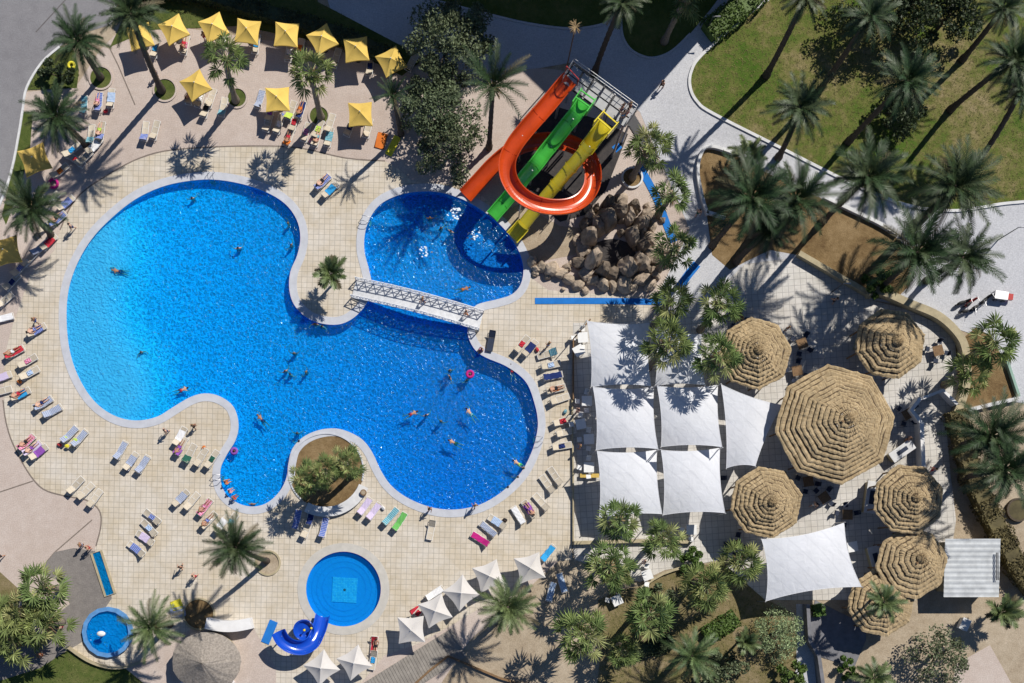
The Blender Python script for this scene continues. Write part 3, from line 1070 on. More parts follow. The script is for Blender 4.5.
lp = [(-0.55, -2.3), (0.55, -2.3), (0.55, 2.3), (-0.55, 2.3)]
band(b, [(-0.5, -2.25), (0.5, -2.25), (0.5, 2.25), (-0.5, 2.25)], 0.22, 0, 0.14, True)
b.build('rim', M['beigewall'], t)
sheet('basin', [[(-0.5, -2.25), (0.5, -2.25), (0.5, 2.25), (-0.5, 2.25)]], 0.022, mat('footbath_paint', (0.006, 0.20, 0.46), 0.6, 0.2, 1.5), t)
sheet('water', [[(-0.42, -2.2), (0.42, -2.2), (0.42, 2.2), (-0.42, 2.2)]], 0.10, M['water'], t)
# ================================================================== PALMS
def frond(mb, az, e0, L, droop, stations=20, wid=0.115, rng=rnd, leaf=0.5, roll=0.0):
    """one feather leaf: a ribbon midrib with two rows of leaflets"""
    seg = 9
    pts, tans = [], []
    p = Vector((0.10 * math.cos(az), 0.10 * math.sin(az), 0))
    tw = rng.uniform(-0.25, 0.25)
    for i in range(seg + 1):
        s = i / seg
        e = e0 - droop * s ** 1.4
        a = az + tw * s * s
        t = Vector((math.cos(a) * math.cos(e), math.sin(a) * math.cos(e), math.sin(e)))
        pts.append(p.copy())
        tans.append(t)
        p = p + t * (L / seg)

    def at(s):
        f = s * seg
        i = min(int(f), seg - 1)
        return pts[i].lerp(pts[i + 1], f - i), tans[i].lerp(tans[i + 1], f - i).normalized()
    side0 = Vector((-math.sin(az), math.cos(az), 0))
    vs, fs = [], []
    for i, q in enumerate(pts):
        hw = 0.045 * (1 - 0.8 * i / seg)
        vs += [q - side0 * hw, q + side0 * hw]
    for i in range(seg):
        fs.append((2 * i, 2 * i + 1, 2 * i + 3, 2 * i + 2))
    mb.add(vs, fs)
    for k in range(stations):
        s = 0.16 + 0.82 * k / (stations - 1)
        q, t = at(s)
        side = side0
        up = side.cross(t) * -1
        if up.z < 0:
            up = -up
        ll = leaf * (0.45 + 0.75 * math.sin(math.pi * min(1, 0.12 + s * 0.86))) * (0.9 + 0.2 * rng.random())
        for sg in (-1, 1):
            d = (t * (0.6 + 0.5 * s) + side * sg * 0.75 + up * rng.uniform(0.0, 0.38)).normalized()
            tip = q + d * ll + Vector((0, 0, -0.06 * ll))
            mb.add([q - t * wid * 0.5, q + t * wid * 0.5, q.lerp(tip, .55) + t * wid * 0.42, tip], [(0, 1, 2), (0, 2, 3)])


def date_crown(seed, n, L=3.3, up=False):
    rng = random.Random(seed)
    mb = MB()
    for i in range(n):
        u = i / (n - 1)
        az = i * 2.39996 + rng.uniform(-.2, .2)
        mb.cur = 2 if (u > 0.8 and rng.random() < 0.5) else (1 if rng.random() < 0.33 else 0)
        e0 = R(80 - 98 * u ** 0.85 + rng.uniform(-11, 11)) if not up else R(85 - 55 * u + rng.uniform(-6, 6))
        droop = R(38 + 38 * rng.random())
        frond(mb, az, e0, L * rng.uniform(0.72, 1.12) * (0.75 + 0.25 * min(1, u * 4)), droop, rng=rng)
    return mb


def fan_crown(seed, n=24):
    rng = random.Random(seed)
    mb = MB()
    for i in range(n):
        u = i / (n - 1)
        x = rng.random()
        mb.cur = 1 if x < 0.38 else (2 if x > 0.82 else 0)
        az = i * 2.39996 + rng.uniform(-.35, .35)
        e0 = R(78 - 92 * u + rng.uniform(-10, 10))
        L = rng.uniform(1.0, 1.75)
        t = Vector((math.cos(az) * math.cos(e0), math.sin(az) * math.cos(e0), math.sin(e0)))
        side = Vector((-math.sin(az), math.cos(az), 0))
        base = t * L + Vector((0, 0, -0.15 * L))
        mb.add([side * -.03, side * .03, base + side * .025, base - side * .025], [(0, 1, 2, 3)])
        nrm = t.cross(side)
        if nrm.z < 0:
            nrm = -nrm
        # blade tilts and hangs a little, each its own way
        t2 = (t + Vector((0, 0, rng.uniform(-.55, -.1)))).normalized()
        side = (side + nrm * rng.uniform(-.35, .35)).normalized()
        size = rng.uniform(0.85, 1.2)
        segs = 13
        for k in range(segs):
            a = R(-105 + 210 * k / (segs - 1) + rng.uniform(-4, 4))
            d = (t2 * math.cos(a) + side * math.sin(a) + nrm * (0.12 if k % 2 else -0.02)).normalized()
            ln = size * (1.0 - 0.35 * (abs(a) / R(105)) ** 1.5) * rng.uniform(0.85, 1.1)
            wv = (t2 * -math.sin(a) + side * math.cos(a)) * 0.07
            m1 = base + d * ln * 0.5
            tip = base + d * ln + Vector((0, 0, -0.14 - 0.2 * rng.random()))
            mb.add([base, m1 - wv, tip, m1 + wv], [(0, 1, 2), (0, 2, 3)])
    return mb


DM = [M['date'], M['date2'], M['date3']]
LM = [M['lightdate'], M['lightdate2'], M['date3']]
FM = [M['fan'], M['fan2'], M['fan3']]
DATE = [date_crown(s, n).mesh('date_crown', DM) for s, n in ((1, 40), (2, 46), (3, 36), (4, 43), (9, 38))]
DATE_BRIGHT = [date_crown(s, n, 3.4).mesh('pale_date_crown', LM) for s, n in ((11, 34), (12, 40))]
DATE_UP = [date_crown(21, 22, 4.0, True).mesh('upright_date_crown', DM)]
DATE_SMALL = [date_crown(31, 20, 2.0).mesh('young_date_crown', LM), date_crown(32, 18, 1.7, True).mesh('young_date_crown', LM)]
FAN = [fan_crown(s, n).mesh('fan_crown', FM) for s, n in ((5, 22), (6, 26), (7, 20), (8, 24), (9, 23))]
CROWNS = {'date': DATE, 'fan': FAN, 'bright': DATE_BRIGHT, 'up': DATE_UP, 'small': DATE_SMALL}


def skirt_mesh(seed, r, h):
    rng = random.Random(seed)
    mb = MB()
    for i in range(46):
        a = rng.uniform(0, 6.28)
        z = -rng.uniform(0, h)
        l = rng.uniform(0.35, 0.8) * r
        d = Vector((math.cos(a), math.sin(a), -rng.uniform(0.5, 1.6))).normalized()
        s = Vector((-math.sin(a), math.cos(a), 0)) * 0.05
        q = Vector((math.cos(a) * 0.2, math.sin(a) * 0.2, z))
        mb.add([q - s, q + s, q + d * l * 1.2 + s * .4, q + d * l * 1.2 - s * .4], [(0, 1, 2, 3)])
    return mb.mesh('skirt', M['dead'])


SKIRT = [skirt_mesh(1, 1.0, 0.7), skirt_mesh(2, 0.9, 0.9)]
PALM_N = 0


def palm(kind, base, crown, h, label, sc=1.0, group=None, r0=None, bend=0.5):
    global PALM_N
    PALM_N += 1
    rng = random.Random(PALM_N * 13)
    b = P(*base)
    c = P(crown[0], crown[1], h)
    nm = {'date': 'date_palm', 'fan': 'fan_palm', 'bright': 'date_palm', 'up': 'date_palm', 'small': 'young_palm'}[kind]
    t = thing(nm, label, 'palm tree', b, 0, group)
    d = c - b
    n = max(6, int(h * 2.2))
    r0 = r0 or {'date': 0.34, 'fan': 0.36, 'bright': 0.34, 'up': 0.3, 'small': 0.16}[kind]
    pts, rad = [], []
    for i in range(n + 1):
        s = i / n
        q = Vector((d.x * (s + bend * s * (s - 1)), d.y * (s + bend * s * (s - 1)), d.z * s - 0.03 * (1 - s)))
        pts.append(q)
        rr = r0 * (1.25 - 0.45 * min(1, s * 6) - 0.12 * s) + (0.09 * max(0, (s - 0.86) / 0.14) if kind in ('date', 'up', 'bright') else 0)
        rad.append(rr * (1 + (0.10 if i % 2 else -0.05) + rng.uniform(-.03, .03)))
    m = MB()
    m.tube(pts, rad, 9)
    m.build('trunk', M['trunk_fan'] if kind == 'fan' else M['trunk'], t, True)
    cr = link('crown', rng.choice(CROWNS[kind]), t, d, rng.uniform(0, 6.28))
    if kind == 'fan':
        sc *= 1.03
    cr.scale = (sc, sc, sc)
    if h > 3 and kind != 'small':
        sk = link('skirt', rng.choice(SKIRT), t, d, rng.uniform(0, 6.28))
        sk.scale = (sc * 1.1, sc * 1.1, sc * (1.2 if kind == 'fan' else 0.9))
    return t


def planter(px, py, r, m, label, h=0.12, soil=None):
    t = thing('planter', label, 'planter', P(px, py))
    b = MB()
    lp = [(r * math.cos(k * math.pi / 14), r * math.sin(k * math.pi / 14)) for k in range(28)]
    band(b, lp, 0.18, 0, h, True)
    b.build('rim', m, t)
    sheet('soil', [lp], 0.03 if h < 0.3 else h - 0.08, soil or M['lawn_green'], t)
    return t


for px, py, r, s in ((101, 78, 1.15, 'grass circle round the palm trunk nearest the bend of the road'), (165, 90, 1.15, 'grass circle at the foot of the tall palm behind the yellow parasols'), (237, 98, 1.0, 'grass circle round the fan palm between two yellow parasols'),
                     (319, 116, 1.0, 'grass circle round the fan palm beside the striped towels')):
    planter(px, py, r, M['plaza'], s)
planter(199, 614, 1.55, M['beigewall'], 'bare sandy planter with a yellow float beside the paddling pool palm', 0.14, M['soil'])
planter(632, 178, 1.0, M['stone'], 'white ringed planter at the foot of the fan palm by the slide tower', 0.25, M['soil'])
planter(268, 563, 1.2, M['beigewall'], 'round beige planter at the foot of the leaning palm between the pools', 0.14, M['sand'])
planter(1017, 510, 1.1, M['bark'], 'dark rimmed round planter on the sandy ground beyond the hedge', 0.4, M['leaf_brown'])

palm('date', (101, 78), (78, 41), 7.2, 'date palm in the grass circle nearest the bend of the road')
palm('date', (162, 91), (131, 13), 13.5, 'very tall date palm leaning over the hedge behind the yellow parasols', 1.0, None, 0.36)
palm('date', (86, 145), (56, 116), 7.0, 'date palm by the road with blue loungers under its fronds')
palm('date', (52, 236), (31, 208), 6.2, 'spreading date palm beside the beach end of the big pool', 1.05)
palm('fan', (236, 101), (225, 58), 8.6, 'fan palm standing just below the third yellow parasol of the back row')
palm('fan', (321, 118), (311, 73), 8.6, 'fan palm between the two separate yellow parasols near the pool')
palm('up', (401, 134), (393, 96), 7.5, 'small shaded palm beside the last yellow parasol', 0.55)
palm('up', (489, 148), (493, 86), 11.0, 'bare topped palm in the building shadow by the orange slide', 1.05, None, 0.3)
palm('date', (594, 74), (622, 3), 13.0, 'shaded palm leaning over the walk above the slide tower', 0.75)
palm('fan', (664, 42), (686, -2), 8.5, 'shaded fan palm on the dark rounded lawn tip', 1.0)
palm('date', (766, 76), (806, -4), 13.5, 'palm at the upper edge casting a long stripe over the lawn', 0.8)
palm('date', (778, 158), (800, 107), 10.0, 'date palm on the kerb line of the large lawn beside the promenade', 1.05)
palm('date', (816, 95), (871, 16), 15.0, 'tall dark palm near the upper edge of the lawn', 0.85)
palm('date', (848, 142), (908, 80), 13.5, 'tall palm with bluish fronds over the middle of the lawn', 1.0)
palm('date', (950, 110), (1013, 60), 11.5, 'tall palm leaning outward over the far lawn', 1.0)
palm('date', (975, 165), (1022, 88), 9.0, 'dark palm cut by the picture edge over the lawn', 0.9)
palm('date', (962, 60), (1003, 8), 9.0, 'dark short fronded palm at the upper corner of the lawn', 0.8)
palm('date', (822, 222), (868, 176), 12.0, 'tall palm over the middle of the brown bed beside the promenade', 1.25)
palm('date', (914, 226), (956, 186), 10.5, 'thick trunked palm at the end of the brown bed by the promenade', 1.35, None, 0.5)
palm('date', (880, 288), (918, 252), 9.5, 'dense dark date palm hanging over the curved terrace wall', 1.4)
palm('date', (926, 281), (963, 257), 8.5, 'pale fronded palm at the promenade beside the parked mopeds', 1.2)
palm('date', (712, 246), (753, 197), 13.5, 'tall date palm over the upper end of the brown bed', 1.3)
palm('date', (752, 236), (796, 199), 12.5, 'tall date palm next to the small bright palm of the brown bed', 1.25)
palm('date', (736, 262), (770, 228), 10.0, 'lower date palm in the shadow of its two tall neighbours in the bed', 0.85)
palm('small', (744, 166), (748, 154), 2.2, 'small bright green palm at the white curved bed wall', 0.95)
palm('fan', (632, 178), (650, 147), 7.5, 'fan palm in the white ringed planter by the slide tower')
palm('fan', (658, 215), (673, 194), 5.5, 'fan palm beside the curved blue carpet above the rocks')
palm('fan', (658, 270), (675, 248), 6.0, 'fan palm among the rocks where the blue carpet ends')
palm('fan', (654, 325), (671, 300), 7.0, 'fan palm at the end of the long blue mat')
palm('fan', (648, 368), (668, 343), 8.0, 'fan palm rising between the two uppermost white sails', 1.1)
palm('fan', (700, 330), (720, 304), 7.5, 'dark shaded fan palm above the thatched roof next to the sails')
palm('fan', (695, 378), (718, 357), 7.0, 'fan palm between the upper sails and the small thatched roof', 1.05)
palm('date', (267, 561), (236, 547), 10.0, 'date palm leaning over the tiles above the round pool', 1.0, None, 0.3)
palm('fan', (318, 487), (307, 479), 5.0, 'fan palm on the left of three in the round sand bed by the pool', 0.82)
palm('fan', (334, 477), (325, 471), 6.0, 'middle fan palm of three in the round sand bed by the pool', 0.75)
palm('fan', (354, 474), (346, 464), 5.5, 'fan palm on the right of three in the round sand bed by the pool', 0.82)
palm('bright', (170, 624), (151, 627), 6.5, 'pale date palm dipping its fronds over the octagonal paddling pool', 0.95)
palm('fan', (62, 588), (42, 590), 5.0, 'bright fan palm beside the dark walk, uppermost of the corner clump', 1.2)
palm('fan', (40, 615), (18, 615), 5.5, 'bright fan palm in the middle of the corner clump', 1.2)
palm('fan', (62, 622), (44, 625), 5.0, 'bright fan palm of the corner clump closest to the seated person', 1.2)
palm('fan', (32, 640), (12, 643), 5.0, 'bright fan palm at the lower end of the corner clump', 1.1)
palm('bright', (503, 616), (508, 607), 6.5, 'large bright green palm in the middle of the white parasols', 1.0)
palm('fan', (605, 562), (609, 567), 7.0, 'fan palm below the corner of the lowest white sail', 1.15)
palm('fan', (578, 628), (582, 634), 7.0, 'bright fan palm on the sand beside the blue towels', 1.2)
palm('fan', (611, 525), (619, 520), 7.0, 'fan palm poking up through the lower edge of the first white sail', 1.05)
palm('fan', (655, 540), (663, 540), 6.0, 'fan palm below the gap of the two lowest sails', 0.95)
palm('fan', (640, 608), (650, 614), 6.5, 'large fan palm in the dry garden beside the white table', 1.2)
palm('fan', (695, 582), (707, 586), 6.5, 'fan palm at the top edge of the dry garden', 1.15)
palm('fan', (727, 562), (742, 563), 6.0, 'fan palm standing next to the big lower sail', 1.05)
palm('fan', (618, 645), (624, 652), 4.0, 'low fan palm at the shaded edge of the dry garden', 0.8)
palm('bright', (686, 650), (692, 656), 4.5, 'grey green feather palm in the lower part of the dry garden', 0.9)
palm('small', (740, 640), (745, 642), 2.6, 'small grey green palm between the clipped bush and the yellow green hedge', 0.9)
palm('fan', (616, 590), (617, 572), 5.0, 'small fan palm crowding the palm below the lowest sail', 0.8)
palm('small', (858, 597), (884, 602), 7.0, 'slim green palm growing up through the lowest thatched roof', 1.0)
palm('small', (994, 610), (1001, 612), 2.5, 'small yellowish palm beside the tin roofed hut', 1.25)
palm('fan', (962, 360), (996, 343), 7.0, 'fan palm over the sandy bed by the promenade', 1.15)
palm('fan', (944, 385), (969, 374), 6.0, 'low fan palm leaning out from the curved terrace wall', 1.0)
palm('date', (955, 446), (991, 436), 7.5, 'dark palm with long shaded fronds beyond the hedge', 1.3)
palm('date', (961, 478), (1005, 469), 8.8, 'dark palm over the sandy yard beyond the hedge', 1.25)
palm('date', (906, 520), (938, 535), 9.0, 'palm whose fronds throw stripes over the shaded thatched roof', 0.9) if False else None
palm('small', (334, 283), (331, 274), 2.8, 'small spiky palm on the tiled promontory by the white bridge', 1.15)
palm('small', (224, 668), (219, 680), 3.5, 'thin palm below the grey thatched kiosk', 0.8) if False else None
palm('small', (870, 680), (874, 678), 2.5, 'small palm on the sand at the lower edge', 1.0)


# ================================================================== BROADLEAF TREES, BUSHES, HEDGES
def leaf_mass(clumps, per, size, m, seed, name='crown', flat=0.75):
    rng = random.Random(seed)
    mb = MB()
    for c, r in clumps:
        for k in range(per):
            while True:
                q = Vector((rng.uniform(-1, 1), rng.uniform(-1, 1), rng.uniform(-1, 1)))
                if 0.25 < q.length < 1:
                    break
            q = Vector(c) + Vector((q.x, q.y, q.z * flat)) * r
            a = Vector((rng.gauss(0, 1), rng.gauss(0, 1), rng.gauss(0, .6))).normalized()
            b = a.orthogonal().normalized()
            b = Matrix.Rotation(rng.uniform(0, 6.28), 3, a) @ b
            s = size * rng.uniform(0.6, 1.3)
            mb.add([q - a * s, q + b * s * .5, q + a * s, q - b * s * .5], [(0, 1, 2, 3)])
    return mb.mesh(name, m)


def crown_clumps(r, h, n, seed, zlo=0.35):
    rng = random.Random(seed)
    out = []
    for i in range(n):
        a = i * 2.4 + rng.uniform(-.5, .5)
        u = math.sqrt((i + 0.5) / n)
        rr = r * u * rng.uniform(0.8, 1.1)
        z = h * (zlo + (1 - zlo) * (1 - u ** 2 * 0.85)) + rng.uniform(-.08, .08) * h
        out.append(((rr * math.cos(a), rr * math.sin(a), z), r * rng.uniform(0.20, 0.34)))
    return out


def tree(px, py, r, h, m, label, seed, n=26, per=170, size=0.16, name='tree', cat='tree'):
    t = thing(name, label, cat, P(px, py))
    cl = crown_clumps(r, h, n, seed)
    link('crown', leaf_mass(cl, per, size, m, seed), t)
    b = MB()
    b.tube([(0, 0, 0), (0.05, 0.03, h * 0.25), (0, 0, h * 0.55)], [0.2, 0.15, 0.1], 8)
    rng = random.Random(seed)
    for c, rr in cl[::4]:
        b.tube([(0, 0, h * 0.3), (c[0] * .5, c[1] * .5, h * .5), c], [0.1, 0.06, 0.03], 6)
    b.build('trunk', M['bark'], t)
    return t


tree(446, 60, 3.8, 6.0, M['leaf_olive'], 'large shaded tree behind the last yellow parasol', 41, 30)
tree(462, 48, 3.2, 5.5, M['leaf_olive'], 'shaded grey green tree next to the bare topped palm', 42, 20)
tree(437, 128, 3.6, 5.0, M['leaf_olive'], 'sunlit olive tree between the parasols and the slide pool', 43, 28)
tree(448, 158, 3.3, 4.5, M['leaf_olive'], 'olive tree overhanging the edge of the slide pool', 44, 24)
tree(436, 96, 2.6, 4.5, M['leaf_olive'], 'small olive tree in the shadow above the sunlit one', 45, 18)
tree(868, 22, 3.6, 6.0, M['leaf_dark'], 'dark evergreen tree at the upper edge of the lawn beside the tall palm', 46, 26)
tree(905, 12, 4.2, 6.0, M['leaf_dark'], 'widest dark evergreen tree at the upper edge of the lawn', 47, 30)
tree(938, 28, 3.0, 5.0, M['leaf_dark'], 'dark evergreen tree reaching furthest down the lawn', 48, 22)
tree(893, 118, 2.5, 3.0, M['leaf_dark'], 'low dark bush on the lawn under the bluish palm', 49, 16, name='bush', cat='bush')
tree(930, 656, 3.0, 3.6, M['leaf_olive'], 'round olive bush on the sand below the thatched roofs', 50, 26, 110, 0.14, name='bush', cat='bush')
tree(772, 634, 2.5, 2.6, M['leaf_pale'], 'clipped pale leaved bush beside the stone walk', 51, 30, 130, 0.10, name='bush', cat='bush')
tree(62, 80, 1.7, 1.8, M['leaf_dark'], 'dark low bush at the bend of the road', 52, 10, name='bush', cat='bush')
tree(716, 672, 2.6, 2.4, M['leaf_olive'], 'straggly bush at the lower edge of the dry garden', 54, 16, name='bush', cat='bush')
tree(790, 675, 1.6, 2.0, M['leaf_green'], 'bright green bush at the foot of the stone walk', 55, 10, name='bush', cat='bush')
tree(660, 600, 1.6, 1.4, M['leaf_olive'], 'yellowish shrub between two fan palms of the dry garden', 56, 10, name='bush', cat='bush')
tree(876, 287, 1.5, 1.5, M['leaf_green'], 'yellow green shrub in the corner of the curved terrace wall', 57, 10, name='bush', cat='bush')
tree(0, 630, 2.6, 2.0, M['leaf_olive'], 'dull green shrub at the picture edge below the corner palms', 58, 14, name='bush', cat='bush')
tree(140, 8, 2.0, 2.0, M['leaf_dark'], 'dark shrub under the very tall palm', 59, 12, name='bush', cat='bush')
tree(690, 560, 1.3, 1.2, M['leaf_green'], 'small green shrub by the low wall below the sails', 60, 8, name='bush', cat='bush')
tree(845, 668, 1.2, 1.2, M['leaf_green'], 'tiny green shrub at the corner of the dark shade patch', 61, 8, name='bush', cat='bush')
tree(838, 555, 1.1, 1.0, M['leaf_green'], 'green plant between the lower sail and the thatched roofs', 62, 8, name='bush', cat='bush') if False else None


def hedge(pxs, width, h, m, label, seed, per=150, size=0.13):
    t = thing('hedge', label, 'hedge', P(*pxs[0]))
    o = Vector(P(*pxs[0]))
    rng = random.Random(seed)
    line = [Vector((*p, 0)) - o for p in W(pxs)]
    mb = MB()
    core = MB()
    band(core, [(p.x, p.y) for p in line], width * 0.8, 0, h * 0.88)
    core.build('core', m, t)
    for a, b in zip(line, line[1:]):
        L = (b - a).length
        d = (b - a).normalized()
        s = Vector((d.y, -d.x, 0))
        for k in range(int(L * width * per)):
            u = rng.random()
            bulge = 0.08 * math.sin(u * L * 1.7) + 0.05 * math.sin(u * L * 4.1)
            if rng.random() < 0.55:
                q = a.lerp(b, u) + s * rng.uniform(-.5, .5) * width + Vector((0, 0, h * (0.92 + bulge) + rng.uniform(-.12, .1)))
            else:
                q = a.lerp(b, u) + s * (0.5 + bulge) * width * rng.choice((-1, 1)) + Vector((0, 0, rng.uniform(0.05, h)))
            e = Vector((rng.gauss(0, 1), rng.gauss(0, 1), rng.gauss(0, .6))).normalized()
            f = Matrix.Rotation(rng.uniform(0, 6.28), 3, e) @ e.orthogonal().normalized()
            z = size * rng.uniform(.6, 1.3)
            mb.add([q - e * z, q + f * z * .5, q + e * z, q - f * z * .5], [(0, 1, 2, 3)])
    mb.build('foliage', m, t)


hedge([(706, 36), (722, 24), (744, 8), (760, -8)], 2.2, 1.3, M['leaf_green'], 'bright green clipped hedge at the corner of the large lawn', 71)
hedge([(704, 637), (719, 627), (735, 617)], 1.6, 1.0, M['leaf_green'], 'short yellow green hedge in the dry garden', 72)
hedge([(951, 412), (959, 440), (966, 472), (978, 500), (993, 530), (1010, 562), (1030, 592)], 2.0, 1.7, M['leaf_brown'], 'long dark brownish hedge running diagonally behind the thatched huts', 73, 130)
hedge([(140, -6), (200, -4), (250, 12), (305, 28), (345, 40), (400, 66)], 1.6, 1.4, M['leaf_dark'], 'dark shaded hedge behind the row of yellow parasols', 74, 90)
hedge([(618, 655), (650, 648), (672, 640)], 1.5, 0.8, M['leaf_dark'], 'low dark hedge under the dry garden palms', 75)
hedge([(815, 604), (818, 616)], 1.0, 0.9, M['leaf_green'], 'narrow green hedge beside the dark shade patch', 76)


# ================================================================== PARASOLS
def parasol_mesh(side, hi, eave, sag, seed=0):  # side in metres
    mb = MB()
    n = 10
    h = side / 2
    cs = [Vector((h, h, eave)), Vector((-h, h, eave)), Vector((-h, -h, eave)), Vector((h, -h, eave))]
    top_ = Vector((0, 0, hi))
    rng = random.Random(seed)
    for k in range(4):
        a, b = cs[k], cs[(k + 1) % 4]
        vs, fs = [], []
        for i in range(n + 1):
            u = i / n
            for j in range(n + 1):
                v = j / n
                e = a.lerp(b, v)
                p = top_.lerp(e, u)
                inw = sag * 4 * v * (1 - v) * u * u
                p = p - Vector((e.x, e.y, 0)).normalized() * inw - Vector((0, 0, 0.10 * math.sin(math.pi * u) * (0.4 + 0.6 * 4 * v * (1 - v))))
                vs.append(p)
        for i in range(n):
            for j in range(n):
                q = i * (n + 1) + j
                fs.append((q, q + 1, q + n + 2, q + n + 1))
        # short valance hanging from the edge
        for j in range(n):
            q = n * (n + 1) + j
            o = len(vs)
            vs += [vs[q] - Vector((0, 0, 0.16)), vs[q + 1] - Vector((0, 0, 0.16))]
            fs.append((q, q + 1, o + 1, o))
        mb.add(vs, fs)
    return mb


def make_parasol(name, side, hi, eave, cm, label, sag=0.16):
    t = thing(name, label, 'parasol', (0, 0, 0))
    parasol_mesh(side, hi, eave, sag).build('canopy', cm, t, False)
    b = MB()
    b.tube([(0, 0, 0.05), (0, 0, hi + 0.02)], 0.035, 8)
    b.ball((0, 0, hi + 0.05), 0.06, 8, 5)
    b.build('pole', M['white'], t)
    b = MB()
    b.disc((0, 0, 0.02), 0.32, 0.09, 16)
    b.build('base', M['darkgrey'], t)
    for k in range(4):
        b = MB()
        a = math.pi / 4 + k * math.pi / 2
        r = side * 0.5 * 1.414
        b.tube([(0, 0, hi - 0.1), (r * .97 * math.cos(a), r * .97 * math.sin(a), eave - 0.06)], 0.014, 5)
        b.build('rib', M['white'], t)
    return t


YP = Proto(make_parasol('parasol', 2.35, 2.9, 2.2, M['yellow_canvas'], 'yellow parasol', 0.10))
G = 'yellow parasols beside the road and hedge'
for px, py, rz, s in ((139, 35, 15, 'yellow parasol partly hidden by the very tall palm'), (173, 28, 28, 'first full yellow parasol of the back row'), (213, 26, 25, 'yellow parasol of the back row directly above a fan palm'),
                      (247, 30, -8, 'yellow parasol of the back row nearest the blue towel on its shady side'), (286, 33, -4, 'fourth full yellow parasol of the back row, set square to the hedge'), (322, 38, 30, 'diamond turned yellow parasol of the back row over deep shadow'),
                      (356, 48, 6, 'yellow parasol last but one in the back row'), (391, 60, 28, 'last yellow parasol of the back row beside the shaded palm'), (195, 84, 32, 'single yellow parasol above a pair of blue towelled loungers'),
                      (277, 98, 2, 'single yellow parasol between two fan palms'), (360, 113, 2, 'single yellow parasol beside the orange and yellow floats')):
    YP.put(P(px, py, 2.5) * 1 - Vector((0, 0, 2.5)), R(rz), s)
GP = Proto(make_parasol('parasol', 2.7, 2.7, 2.0, M['gold_canvas'], 'gold parasol'))
for px, py, rz, s in ((33, 158, 20, 'faded gold parasol between two palms by the road'), (4, 250, 12, 'faded gold parasol at the picture edge beside the road palm')):
    GP.put(P(px, py, 2.4) - Vector((0, 0, 2.4)), R(rz), s)
WP = Proto(make_parasol('parasol', 2.6, 3.0, 2.15, M['white_canvas'], 'white parasol'))
for px, py, rz, s in ((411, 630, 3, 'square set white parasol beside the boardwalk end'), (435, 611, 25, 'white parasol with a red float beneath its edge'), (461, 593, 40, 'diamond turned white parasol touching the bright green palm'),
                      (489, 576, 20, 'white parasol half hidden by the bright green palm'), (530, 568, 14, 'uppermost white parasol near the blue towelled lounger'), (321, 668, 38, 'white parasol at the lower edge nearest the blue spiral slide'),
                      (354, 663, 33, 'white parasol at the lower edge beside the boardwalk loungers')):
    WP.put(P(px, py, 2.6) - Vector((0, 0, 2.6)), R(rz), s)


